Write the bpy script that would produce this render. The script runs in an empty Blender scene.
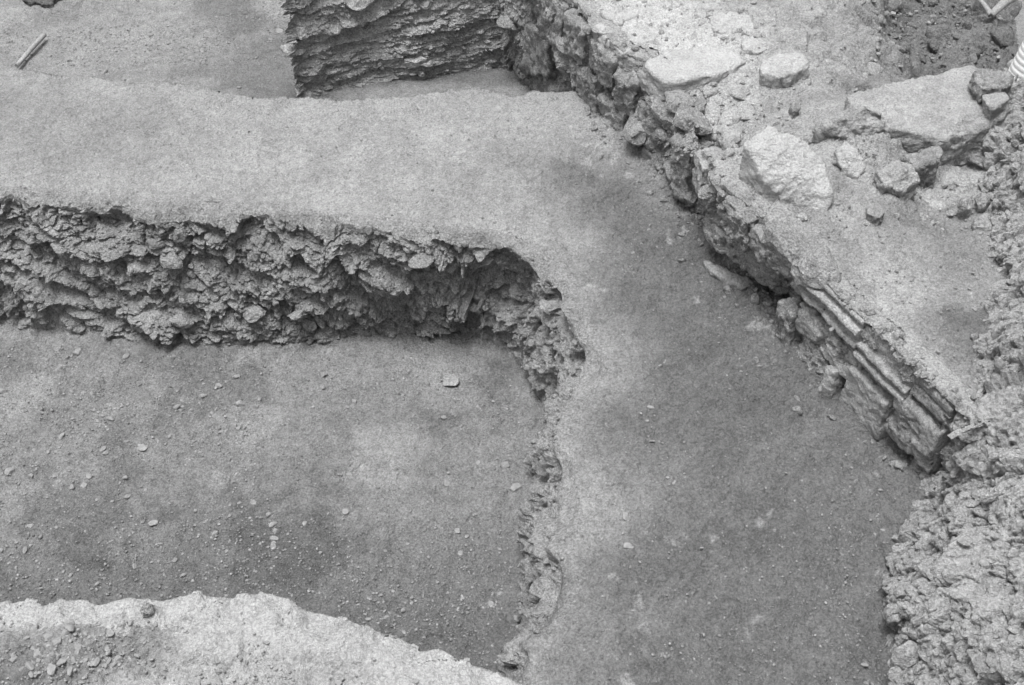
import bpy, bmesh, math, random
import numpy as np
from mathutils import Vector

random.seed(7)
RNG = np.random.default_rng(11)
scene = bpy.context.scene
col = scene.collection

# ------------------------------------------------------------------ camera model
F, PITCH, H = 1280.0, math.radians(44.0), 4.0
CP, SP = math.cos(PITCH), math.sin(PITCH)


def U(px, py, z):
    """world point at height z seen at pixel (px, py)"""
    a, b = (px - 512.0) / F, (342.5 - py) / F
    d = np.array([a, CP + b * SP, -SP + b * CP])
    t = (z - H) / d[2]
    return np.array([0, 0, H]) + d * t


def UY(px, py, y):
    """world point at depth y (distance ahead of the camera) seen at pixel"""
    a, b = (px - 512.0) / F, (342.5 - py) / F
    d = np.array([a, CP + b * SP, -SP + b * CP])
    return np.array([0, 0, H]) + d * (y / d[1])


# ------------------------------------------------------------------ numpy noise
def hsh(ix, iy, iz, seed):
    h = (ix.astype(np.int64) * 374761393 + iy.astype(np.int64) * 668265263 +
         iz.astype(np.int64) * 2147483647 + seed * 974634777) & 0xFFFFFFFF
    h = ((h ^ (h >> 13)) * 1274126177) & 0xFFFFFFFF
    h = ((h ^ (h >> 16)) * 2246822519) & 0xFFFFFFFF
    h = h ^ (h >> 15)
    return h.astype(np.float64) / 4294967296.0


def vn(P, seed=0):
    i = np.floor(P).astype(np.int64)
    f = P - i
    w = f * f * f * (f * (f * 6 - 15) + 10)
    out = 0
    for dx in (0, 1):
        wx = w[:, 0] if dx else 1 - w[:, 0]
        for dy in (0, 1):
            wy = w[:, 1] if dy else 1 - w[:, 1]
            for dz in (0, 1):
                wz = w[:, 2] if dz else 1 - w[:, 2]
                out = out + wx * wy * wz * hsh(i[:, 0] + dx, i[:, 1] + dy, i[:, 2] + dz, seed)
    return out * 2 - 1


def fbm(P, scale, octv=4, seed=0, gain=0.5):
    P = np.asarray(P, float) * scale
    a, s, tot = 1.0, 0, 0
    for k in range(octv):
        s = s + a * vn(P + k * 17.3, seed + k)
        tot += a
        a *= gain
        P = P * 2.03
    return s / tot


def cells(P, seed=0, jit=0.9):
    """nearest feature point: returns random height, offset vector, per-cell random tilt, F2-F1"""
    i = np.floor(P).astype(np.int64)
    n = len(P)
    f1 = np.full(n, 9e9)
    f2 = np.full(n, 9e9)
    off = np.zeros((n, 3))
    cid = np.zeros((n, 3), np.int64)
    for dx in (-1, 0, 1):
        for dy in (-1, 0, 1):
            for dz in (-1, 0, 1):
                c = i + np.array([dx, dy, dz])
                q = np.stack([hsh(c[:, 0], c[:, 1], c[:, 2], seed + k) for k in (1, 2, 3)], 1)
                d = P - (c + 0.5 + (q - 0.5) * jit)
                r = (d * d).sum(1)
                m = r < f1
                f2 = np.where(m, f1, np.minimum(f2, r))
                f1 = np.where(m, r, f1)
                off[m] = d[m]
                cid[m] = c[m]
    hgt = hsh(cid[:, 0], cid[:, 1], cid[:, 2], seed + 4) - 0.5
    tilt = np.stack([hsh(cid[:, 0], cid[:, 1], cid[:, 2], seed + k) - 0.5 for k in (5, 6, 7)], 1)
    return hgt, off, tilt, np.sqrt(f2) - np.sqrt(f1)


def clods(P, size, seed, tilt=1.2, crev=0.25, bias=(0, 0, 0)):
    """broken, faceted relief in units of one (multiply by size)"""
    Q = P / size
    Q = Q + 0.35 * np.stack([vn(Q * 1.7 + 9 * k, seed + 20 + k) for k in range(3)], 1)
    h, off, t, e = cells(Q, seed)
    t = t * tilt + np.array(bias)
    v = h + (off * t).sum(1)
    return v - crev * np.clip(1 - e / 0.16, 0, 1)


def sstep(a, b, x):
    t = np.clip((x - a) / (b - a), 0, 1)
    return t * t * (3 - 2 * t)


def P3(x, y, z=0.0):
    return np.stack([x, y, np.zeros_like(x) + z], 1)


def inpoly(x, y, poly):
    r = np.zeros(len(x), bool)
    n = len(poly)
    for k in range(n):
        x1, y1 = poly[k][:2]
        x2, y2 = poly[(k + 1) % n][:2]
        c = ((y1 > y) != (y2 > y)) & (x < (x2 - x1) * (y - y1) / (y2 - y1 + 1e-12) + x1)
        r ^= c
    return r


def polydist(x, y, poly, closed=True):
    d = np.full(len(x), 9e9)
    n = len(poly)
    for k in range(n if closed else n - 1):
        a = np.array(poly[k][:2])
        b = np.array(poly[(k + 1) % n][:2])
        ab = b - a
        t = np.clip(((x - a[0]) * ab[0] + (y - a[1]) * ab[1]) / (ab @ ab + 1e-12), 0, 1)
        d = np.minimum(d, np.hypot(x - a[0] - t * ab[0], y - a[1] - t * ab[1]))
    return d


def soft(x, y, poly, w, seed=3, nz=0.6):
    """0..1 soft mask of a polygon in plan"""
    s = polydist(x, y, poly) * np.where(inpoly(x, y, poly), 1, -1)
    s = s + nz * w * fbm(P3(x, y), 2.5, 4, seed) * 1.6
    return sstep(-w, w, s)


def pxpoly(pts, z):
    return [tuple(U(a, b, z)[:2]) for a, b in pts]


# ------------------------------------------------------------------ mesh helpers
def link(name, V, Fc, mat, parent=None, smooth=True, attrs=None):
    me = bpy.data.meshes.new(name)
    V = np.asarray(V, np.float32)
    Fc = np.asarray(Fc, np.int32)
    k = Fc.shape[1]
    me.vertices.add(len(V))
    me.vertices.foreach_set('co', V.ravel())
    me.loops.add(Fc.size)
    me.loops.foreach_set('vertex_index', Fc.ravel())
    me.polygons.add(len(Fc))
    me.polygons.foreach_set('loop_start', np.arange(0, Fc.size, k, dtype=np.int32))
    me.polygons.foreach_set('loop_total', np.full(len(Fc), k, np.int32))
    me.update(calc_edges=True)
    sm = np.asarray(smooth)
    me.polygons.foreach_set('use_smooth', np.full(len(Fc), bool(smooth)) if sm.ndim == 0 else sm[Fc].all(1))
    for an, av in (attrs or {}).items():
        at = me.attributes.new(an, 'FLOAT', 'POINT')
        at.data.foreach_set('value', np.asarray(av, np.float32))
    me.materials.append(mat)
    o = bpy.data.objects.new(name, me)
    col.objects.link(o)
    if parent is not None:
        o.parent = parent
    return o


def tag(o, label=None, cat=None, group=None, kind=None):
    if label:
        o['label'] = label
    if cat:
        o['category'] = cat
    if group:
        o['group'] = group
    if kind:
        o['kind'] = kind
    return o


def empty(name, loc):
    o = bpy.data.objects.new(name, None)
    o.location = loc
    o.empty_display_size = 0.1
    col.objects.link(o)
    return o


def gridfaces(n, m):
    a = np.arange(n * m).reshape(n, m)
    return np.stack([a[:-1, :-1], a[1:, :-1], a[1:, 1:], a[:-1, 1:]], -1).reshape(-1, 4)


def catmull(pts, n, par=None):
    pts = np.asarray(pts, float)
    if par is None:
        par = np.r_[0, np.cumsum(np.linalg.norm(np.diff(pts, axis=0), axis=1))]
        par = par / par[-1]
    u = np.linspace(0, 1, n)
    k = np.clip(np.searchsorted(par, u, 'right') - 1, 0, len(pts) - 2)
    t = ((u - par[k]) / (par[k + 1] - par[k]))[:, None]
    p = np.vstack([2 * pts[0] - pts[1], pts, 2 * pts[-1] - pts[-2]])
    a, b, c, d = p[k], p[k + 1], p[k + 2], p[k + 3]
    out = 0.5 * (2 * b + (c - a) * t + (2 * a - 5 * b + 4 * c - d) * t ** 2 + (3 * b - a - 3 * c + d) * t ** 3)
    return out, par


def smooth_u(n, k):
    """running mean of unit vectors along the first axis"""
    pad = np.concatenate([np.repeat(n[:1], k, 0), n, np.repeat(n[-1:], k, 0)])
    c = np.concatenate([np.zeros((1,) + n.shape[1:]), np.cumsum(pad, 0)])
    m = c[2 * k + 1:] - c[:-(2 * k + 1)]
    return m / (np.linalg.norm(m, axis=-1, keepdims=True) + 1e-9)


def smooth_rows(G, k):
    H_ = G.copy()
    w = 2 * k + 1
    pad = np.concatenate([np.repeat(G[:, :1], k, 1), G, np.repeat(G[:, -1:], k, 1)], 1)
    c = np.concatenate([np.zeros((G.shape[0], 1, 3)), np.cumsum(pad, 1)], 1)
    m = (c[:, w:] - c[:, :-w]) / w
    H_[:, k:-k] = m[:, k:-k]
    return H_


def normals(G):
    du = np.gradient(G, axis=0)
    dv = np.gradient(G, axis=1)
    n = np.cross(du, dv)
    return n / (np.linalg.norm(n, axis=2, keepdims=True) + 1e-9)


def sheet(x0, x1, y0, y1, step):
    nx, ny = int((x1 - x0) / step) + 1, int((y1 - y0) / step) + 1
    X, Y = np.meshgrid(np.linspace(x0, x1, nx), np.linspace(y0, y1, ny), indexing='ij')
    return X.ravel(), Y.ravel(), gridfaces(nx, ny)


def keepfaces(Fc, keep, n):
    Fc = Fc[keep]
    used = np.zeros(n, bool)
    used[Fc.ravel()] = True
    mp = np.cumsum(used) - 1
    return used, mp[Fc]


# ------------------------------------------------------------------ materials
def earth(name, dark, light, patch=1.6, speck=0.35, bump=1.0, attr=False, attr_dark=0.1, attr2=None, grit=True, rough=0.95):
    m = bpy.data.materials.new(name)
    m.use_nodes = True
    nt = m.node_tree
    N, L = nt.nodes, nt.links
    b = N['Principled BSDF']
    b.inputs['Roughness'].default_value = rough
    b.inputs['Specular IOR Level'].default_value = 0.15
    tc = N.new('ShaderNodeTexCoord')

    def noise(scale, detail, rgh=0.6):
        n = N.new('ShaderNodeTexNoise')
        n.inputs['Scale'].default_value = scale
        n.inputs['Detail'].default_value = detail
        n.inputs['Roughness'].default_value = rgh
        L.new(tc.outputs['Object'], n.inputs['Vector'])
        return n

    def math_(op, a, c, clamp=False):
        n = N.new('ShaderNodeMath')
        n.operation = op
        n.use_clamp = clamp
        for i, v in enumerate((a, c)):
            if isinstance(v, (int, float)):
                n.inputs[i].default_value = v
            else:
                L.new(v, n.inputs[i])
        return n.outputs[0]

    n1 = noise(patch, 12, 0.74)
    n2 = noise(22, 5, 0.7)
    n3 = noise(100, 2, 0.8)
    mr = N.new('ShaderNodeMapRange')
    mr.inputs['From Min'].default_value = 0.32
    mr.inputs['From Max'].default_value = 0.68
    mr.inputs['To Min'].default_value = dark
    mr.inputs['To Max'].default_value = light
    L.new(n1.outputs['Fac'], mr.inputs['Value'])
    v = mr.outputs[0]
    if attr:
        at = N.new('ShaderNodeAttribute')
        at.attribute_name = 'damp_dark'
        mx = N.new('ShaderNodeMix')
        mx.data_type = 'FLOAT'
        L.new(at.outputs['Fac'], mx.inputs[0])
        L.new(v, mx.inputs[2])
        q = math_('MULTIPLY', n1.outputs['Fac'], attr_dark * 0.8)
        L.new(math_('ADD', q, attr_dark * 0.6), mx.inputs[3])
        v = mx.outputs[0]
    if attr2 is not None:
        at = N.new('ShaderNodeAttribute')
        at.attribute_name = 'dust'
        mx = N.new('ShaderNodeMix')
        mx.data_type = 'FLOAT'
        L.new(at.outputs['Fac'], mx.inputs[0])
        L.new(v, mx.inputs[2])
        mx.inputs[3].default_value = attr2
        v = mx.outputs[0]
    def con(n, lo, hi, amt):
        q = N.new('ShaderNodeMapRange')
        q.inputs['From Min'].default_value = lo
        q.inputs['From Max'].default_value = hi
        q.inputs['To Min'].default_value = -0.5 * amt
        q.inputs['To Max'].default_value = 0.5 * amt
        L.new(n.outputs['Fac'], q.inputs['Value'])
        return q.outputs[0]
    s = math_('ADD', con(n2, 0.36, 0.64, speck * 0.8), con(n3, 0.36, 0.64, speck * 1.5))
    n4 = noise(6.5, 5, 0.7)
    s = math_('ADD', s, con(n4, 0.36, 0.64, speck * 0.55))
    s = math_('ADD', s, 1.0)
    v = math_('MULTIPLY', v, s)
    # sparse pale mineral specks
    vo = N.new('ShaderNodeTexVoronoi')
    vo.inputs['Scale'].default_value = 34
    L.new(tc.outputs['Object'], vo.inputs['Vector'])
    sp = math_('LESS_THAN', vo.outputs['Distance'], 0.16)
    sc = N.new('ShaderNodeSeparateColor')
    L.new(vo.outputs['Color'], sc.inputs[0])
    sp = math_('MULTIPLY', sp, math_('GREATER_THAN', sc.outputs[0], 0.8))
    v = math_('ADD', v, math_('MULTIPLY', sp, 0.10 if grit else 0.0), True)
    cc = N.new('ShaderNodeCombineColor')
    for i in range(3):
        L.new(v, cc.inputs[i])
    L.new(cc.outputs[0], b.inputs['Base Color'])
    # relief: crumbs and grit
    b1 = noise(48, 4, 0.8)
    vb = N.new('ShaderNodeTexVoronoi')
    vb.inputs['Scale'].default_value = 60
    L.new(tc.outputs['Object'], vb.inputs['Vector'])
    hgt = math_('ADD', math_('MULTIPLY', b1.outputs['Fac'], 0.045), math_('MULTIPLY', vb.outputs['Distance'], -0.008))
    hgt = math_('ADD', hgt, math_('MULTIPLY', n3.outputs['Fac'], 0.006))
    bp = N.new('ShaderNodeBump')
    bp.inputs['Strength'].default_value = 1.0
    bp.inputs['Distance'].default_value = bump
    L.new(hgt, bp.inputs['Height'])
    L.new(bp.outputs[0], b.inputs['Normal'])
    return m


M = {
    'ledge': earth('ledge_earth', 0.28, 0.37, 1.6, 0.32, 0.85, True, 0.145, 0.41),
    'face': earth('broken_earth', 0.21, 0.33, 4.0, 0.4, 0.8, True, 0.13, 0.38),
    'pit': earth('pit_earth', 0.2, 0.26, 1.1, 0.38, 0.8, True, 0.125, 0.3),
    'far': earth('far_earth', 0.26, 0.34, 1.4, 0.35, 1.0, True, 0.12, 0.36),
    'bank': earth('dry_bank_earth', 0.22, 0.31, 2.0, 0.3, 0.5, True, 0.15, 0.34),
    'mound': earth('clod_earth', 0.22, 0.31, 3.0, 0.35, 0.5),
    'fill': earth('dusty_fill_earth', 0.28, 0.38, 2.0, 0.34, 0.8, True, 0.12, 0.48),
    'block': earth('layered_earth', 0.33, 0.47, 4.0, 0.45, 0.8),
    'core': earth('mortar_rubble', 0.26, 0.38, 5.0, 0.4, 1.0, True, 0.1, 0.38),
    'stone': earth('pale_limestone', 0.28, 0.4, 5.0, 0.28, 0.7, grit=False),
    'stone_white': earth('dusty_white_stone', 0.35, 0.45, 4.0, 0.22, 0.6, grit=False),
    'stone_grey': earth('grey_limestone', 0.22, 0.32, 6.0, 0.3, 0.7, grit=False),
    'marble': earth('worn_marble', 0.25, 0.38, 7.0, 0.36, 0.6, grit=False, rough=0.95),
    'pebble': earth('pebble_stone', 0.14, 0.27, 1.2, 0.15, 0.02, grit=False),
    'gravel': earth('gravel_grit', 0.15, 0.3, 30.0, 0.3, 0.2, grit=False),
    'wood': earth('weathered_wood', 0.22, 0.32, 12.0, 0.2, 0.3, grit=False),
    'dark': earth('dark_stone', 0.08, 0.16, 8.0, 0.4, 0.6, grit=False),
    'plastic': earth('pale_plastic', 0.5, 0.56, 3.0, 0.08, 0.1, grit=False, rough=0.55),
}

# ------------------------------------------------------------------ rocks
_ico = {}


def ico(sub):
    if sub not in _ico:
        bm = bmesh.new()
        bmesh.ops.create_icosphere(bm, subdivisions=sub, radius=1.0)
        v = np.array([x.co[:] for x in bm.verts])
        f = np.array([[q.index for q in x.verts] for x in bm.faces])
        bm.free()
        _ico[sub] = (v / np.linalg.norm(v, axis=1, keepdims=True), f)
    return _ico[sub]


def rockverts(sub, seed, dims, planes=11, rough=0.05, sharp=0.75):
    d, f = ico(sub)
    r = np.random.default_rng(seed)
    v = d.copy()
    for _ in range(planes):
        n = r.normal(size=3)
        n /= np.linalg.norm(n)
        c = r.uniform(0.55, 0.9) if r.random() < sharp else 0.95
        q = np.maximum(0, v @ n - c)
        v = v - q[:, None] * n
    v = v * (1 + rough * fbm(d + seed * 3.1, 2.2, 4, seed)[:, None])
    v = v / np.abs(v).max(0)
    return v * np.array(dims) * 0.5, f


def hullrock(points, sub=5, rough=0.012, seed=0, bev=0.03, chip=0.02):
    """dense rock filling the convex hull of traced corner points"""
    bm = bmesh.new()
    for p in points:
        bm.verts.new(p)
    bmesh.ops.convex_hull(bm, input=bm.verts[:])
    bm.normal_update()
    c = np.mean(np.array(points), 0)
    pl = []
    for fc in bm.faces:
        n = np.array(fc.normal)
        if np.linalg.norm(n) < 1e-6:
            continue
        dd = n @ (np.array(fc.verts[0].co) - c)
        if dd < 0:
            n, dd = -n, -dd
        if dd > 1e-4:
            pl.append((n, dd))
    bm.free()
    ext = np.ptp(np.array(points), axis=0)
    d, f = ico(sub)
    d = d * ext
    d = d / np.linalg.norm(d, axis=1, keepdims=True)
    N = np.array([p[0] for p in pl])
    D = np.array([p[1] for p in pl])
    inv = np.maximum(d @ N.T, 1e-6) / D           # 1/r for every plane
    k = 1.0 / bev
    mx = inv.max(1, keepdims=True)
    lse = mx[:, 0] + np.log(np.exp(np.minimum(0, (inv - mx) / mx * k)).sum(1)) / k * mx[:, 0]
    P = d / lse[:, None]
    w = P + c
    nv = vnormals(P, f)
    nv = nv * np.sign((nv * d).sum(1))[:, None]
    nz = rough * fbm(w, 7.0, 5, seed) + rough * 0.8 * fbm(w, 30, 3, seed + 5)
    if chip:
        nz = nz + chip * clods(w, 0.13, seed + 7, 0.7, 0.12) * 0.5 + chip * 0.4 * clods(w, 0.045, seed + 9, 0.9, 0.12)
    P = P + nv * nz[:, None]
    return P + c, f


def stone_obj(name, points, mat, parent=None, **k):
    V, f = hullrock(points, **k)
    base = V.mean(0)
    base[2] = V[:, 2].min()
    if parent is None:
        o = link(name, V - base, f, mat)
        o.location = base
    else:
        o = link(name, V - np.array(parent.location), f, mat, parent)
    return o


def prism(top, ztop, h, grow=1.0, tilt=None):
    """corner points of a block whose top outline is traced in the photo at height ztop"""
    pts = []
    zs = ztop if hasattr(ztop, '__len__') else [ztop] * len(top)
    T = np.array([U(a, b, z) for (a, b), z in zip(top, zs)])
    c = T.mean(0)
    for p in T:
        pts.append(tuple(p))
        q = c + (p - c) * grow
        pts.append((q[0], q[1], p[2] - h))
    return pts


def vnormals(V, f):
    a, b, c = V[f[:, 0]], V[f[:, 1]], V[f[:, 2]]
    fn = np.cross(b - a, c - a)
    n = np.zeros_like(V)
    for k in range(3):
        np.add.at(n, f[:, k], fn)
    return n / (np.linalg.norm(n, axis=1, keepdims=True) + 1e-12)


def tris(q):
    return np.concatenate([q[:, [0, 1, 2]], q[:, [0, 2, 3]]])


_chunk = {}


def chunk(k, sub):
    if (k, sub) not in _chunk:
        r = np.random.default_rng(900 + k)
        V, f = rockverts(sub, 900 + k, (1.0, r.uniform(0.6, 0.95), r.uniform(0.35, 0.65)), 16, 0.10, 1.0)
        if sub > 2:
            V = V + vnormals(V, f) * (0.05 * clods(V, 0.25, 930 + k, 1.0, 0.3))[:, None]
        _chunk[(k, sub)] = (V, f)
    return _chunk[(k, sub)]


def embed(V, nrm, wt, n, smin, smax, power, seed, sink=0.2, axis=None, spread=0.5):
    """broken lumps bedded in a rough face: returns vertices and triangles"""
    r = np.random.default_rng(seed)
    p = np.maximum(wt, 0)
    ids = r.choice(len(V), n, p=p / p.sum())
    s = smin + (smax - smin) * r.random(n) ** power
    VV, FF, base = [], [], 0
    for i, sz in zip(ids, s):
        v, f = chunk(int(r.integers(14)), 3 if sz > 0.04 else 2)
        a = r.normal(size=3) * spread
        # lumps lie flat along the bedding, or at random
        z = np.array([0, 0, 1.0]) + a if axis is not None else r.normal(size=3)
        z /= np.linalg.norm(z)
        x = (np.array(axis) if axis is not None else r.normal(size=3)) + r.normal(size=3) * spread
        x -= z * (x @ z)
        x /= np.linalg.norm(x)
        y = np.cross(z, x)
        q = (v[:, :1] * x + v[:, 1:2] * y + v[:, 2:] * z) * sz * r.uniform(0.75, 1.2)
        VV.append(q + V[i] + nrm[i] * sz * (0.5 - sink) * 0.35)
        FF.append(f + base)
        base += len(v)
    return np.concatenate(VV), np.concatenate(FF)


def merge(parts):
    V, Fs, base = [], [], 0
    for v, f in parts:
        V.append(v)
        Fs.append(f + base)
        base += len(v)
    return np.concatenate(V), np.concatenate(Fs)


# ------------------------------------------------------------------ outlines traced on the terrain
PITZ, FARZ, TOPZ = -0.75, -0.5, 0.5
PIT = [((-160, 188), (-160, 318)), ((0, 200), (30, 330)), ((100, 206), (130, 342)), ((180, 212), (205, 350)), ((260, 216), (270, 345)),
       ((330, 226), (335, 341)), ((400, 235), (400, 338)), ((450, 240), (445, 336)), ((500, 246), (470, 337)),
       ((535, 260), (487, 343)), ((553, 280), (507, 357)), ((557, 303), (522, 375)), ((568, 325), (533, 392)),
       ((582, 348), (541, 410)), ((580, 374), (543, 430)), ((563, 405), (541, 452)), ((551, 440), (538, 478)),
       ((553, 480), (530, 508)), ((558, 512), (526, 540)), ((550, 545), (524, 572)), ((554, 580), (522, 603)),
       ((532, 620), (517, 640)), ((516, 662), (511, 674)), ((510, 700), (508, 712)), ((500, 790), (496, 800))]
RIM = [U(a[0], a[1], 0) for a, b in PIT]
FOOT = [U(b[0], b[1], PITZ) for a, b in PIT]
FAREDGE = [(-220, 58), (-100, 63), (0, 68), (60, 73), (150, 84), (230, 92), (300, 97), (345, 101), (385, 98), (430, 92), (470, 88), (495, 89),
           (520, 94), (548, 92), (566, 90), (580, 88), (600, 84)]
FE = [U(a, b, 0) for a, b in FAREDGE]


def ledge_h(x, y):
    p = P3(x, y)
    q = np.stack([(x * 0.8 + y * 0.6) * 2.2, (-x * 0.6 + y * 0.8) * 11, 0 * x], 1)
    return 0.02 * fbm(p, 1.6, 3, 41) + 0.011 * fbm(p, 6, 4, 42) + 0.008 * fbm(q, 1.0, 4, 43)


DAMP = pxpoly([(545, 160), (640, 150), (700, 190), (1000, 480), (1000, 800), (560, 800), (575, 560), (605, 440), (615, 330), (575, 240)], 0)
DAMP2 = pxpoly([(-200, 75), (60, 85), (170, 120), (150, 165), (0, 190), (-200, 190)], 0)


def ledge_micro(x, y):
    p = P3(x, y)
    return 0.009 * clods(p, 0.03, 51, 1.0, 0.4) + 0.007 * fbm(p, 26, 4, 52, 0.7) + 0.006 * clods(p, 0.08, 57, 0.8, 0.2)


# ledge sheet
def build_ledge():
    x, y, Fc = sheet(-3.4, 2.5, 1.7, 6.55, 0.0075)
    rim, _ = catmull(RIM, 500)
    fe, _ = catmull(FE, 200)
    wall = [U(a, b, 0) for a, b in ((640, 100), (760, 200), (900, 380), (1010, 420), (1080, 600), (1080, 900))]
    poly = [tuple(p[:2]) for p in fe] + [tuple(p[:2]) for p in wall] + [tuple(p[:2]) for p in rim[::-1]]
    ins = inpoly(x, y, poly)
    d = np.minimum(polydist(x, y, [tuple(p[:2]) for p in rim[::4]], False), polydist(x, y, [tuple(p[:2]) for p in fe[::3]], False))
    ok = ins & (d > 0.085)
    used, Fc = keepfaces(Fc, ok[Fc].all(1), len(x))
    x, y, d = x[used], y[used], d[used]
    damp_dark = np.clip(soft(x, y, DAMP, 0.38, 61, 0.5) * 0.95 + 0.2 * soft(x, y, DAMP2, 0.25, 62), 0, 1)
    dust = 0.15 * (1 - sstep(0.05, 0.22, d + 0.08 * fbm(P3(x, y), 5, 3, 66))) * (x > -0.2)
    dust = np.clip(dust + 0.6 * sstep(0.36, 0.56, fbm(P3(x, y), 8, 5, 67, 0.6)) * (fbm(P3(x, y), 1.3, 2, 68) > -0.1), 0, 1)
    qs = np.stack([(x * 0.8 + y * 0.6) * 1.6, (-x * 0.6 + y * 0.8) * 9, 0 * x], 1)
    dust = np.clip(dust + 0.1 * sstep(0.1, 0.5, fbm(qs, 1.0, 5, 64, 0.6)), 0, 1)
    z = ledge_h(x, y) + ledge_micro(x, y) * (0.75 + 0.5 * damp_dark)
    # soil and crumbs fallen against the foot of the wall
    wfoot = [tuple(U(a, b, 0)[:2]) for a, b in ((592, 108), (614, 132), (656, 172), (684, 206), (697, 232), (735, 268), (775, 308), (808, 350), (838, 384), (872, 422), (905, 448), (930, 480))]
    dw = polydist(x, y, wfoot, False)
    z += 0.09 * np.exp(-(dw / 0.10) ** 1.5) * (0.6 + 0.8 * fbm(P3(x, y), 4, 3, 45)) + 0.02 * np.exp(-dw / 0.09) * clods(P3(x, y), 0.06, 46, 0.9, 0.3)
    V = np.stack([x, y, z], 1)
    up = np.tile(np.array([0, 0, 1.0]), (len(V), 1))
    wt = np.exp(-dw / 0.07)
    wl_ = 0.03 + sstep(0.15, 0.4, fbm(P3(x, y), 3, 3, 47))
    Vm, Fm = merge([(V, tris(Fc)), embed(V, up, wt, 420, 0.015, 0.06, 2.2, 48, 0.6), embed(V, up, wl_, 500, 0.012, 0.03, 2.5, 49, 1.0), embed(V, up, wt + 0.02, 500, 0.008, 0.02, 1.5, 50, 0.3)])
    ext = np.zeros(len(Vm) - len(V))
    damp_dark, dust = np.r_[damp_dark, ext + 0.45], np.r_[dust, ext + 0.2]
    o = link('ledge', Vm, Fm, M['ledge'], attrs={'damp_dark': damp_dark, 'dust': dust})
    tag(o, 'L-shaped ledge of smoothed earth left standing between the pits', kind='structure')


build_ledge()


# ------------------------------------------------------------------ lofted broken faces
def loft(A, B, ns, nv, inward=0.12, lip=0.02, lipn=8, bulge=0.0, par=None, hdir=None):
    a, par = catmull(A, ns, par)
    b, _ = catmull(B, ns, par)
    t = np.gradient(a, axis=0)
    out = b - a
    hn = np.stack([t[:, 1], -t[:, 0], 0 * t[:, 0]], 1)
    hn /= np.linalg.norm(hn, axis=1, keepdims=True) + 1e-9
    if hdir is not None:
        hn = np.tile(np.array(hdir) / np.linalg.norm(hdir), (ns, 1))
    v = np.linspace(0, 1, nv)
    G = a[:, None, :] * (1 - v)[None, :, None] + b[:, None, :] * v[None, :, None]
    G = G + hn[:, None, :] * (bulge * np.sin(np.pi * v))[None, :, None]
    e = np.linspace(inward, inward / lipn, lipn)
    E = a[:, None, :] - hn[:, None, :] * e[None, :, None]
    return np.concatenate([E, G], 1), hn, np.r_[-e / inward, v], a, b


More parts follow.
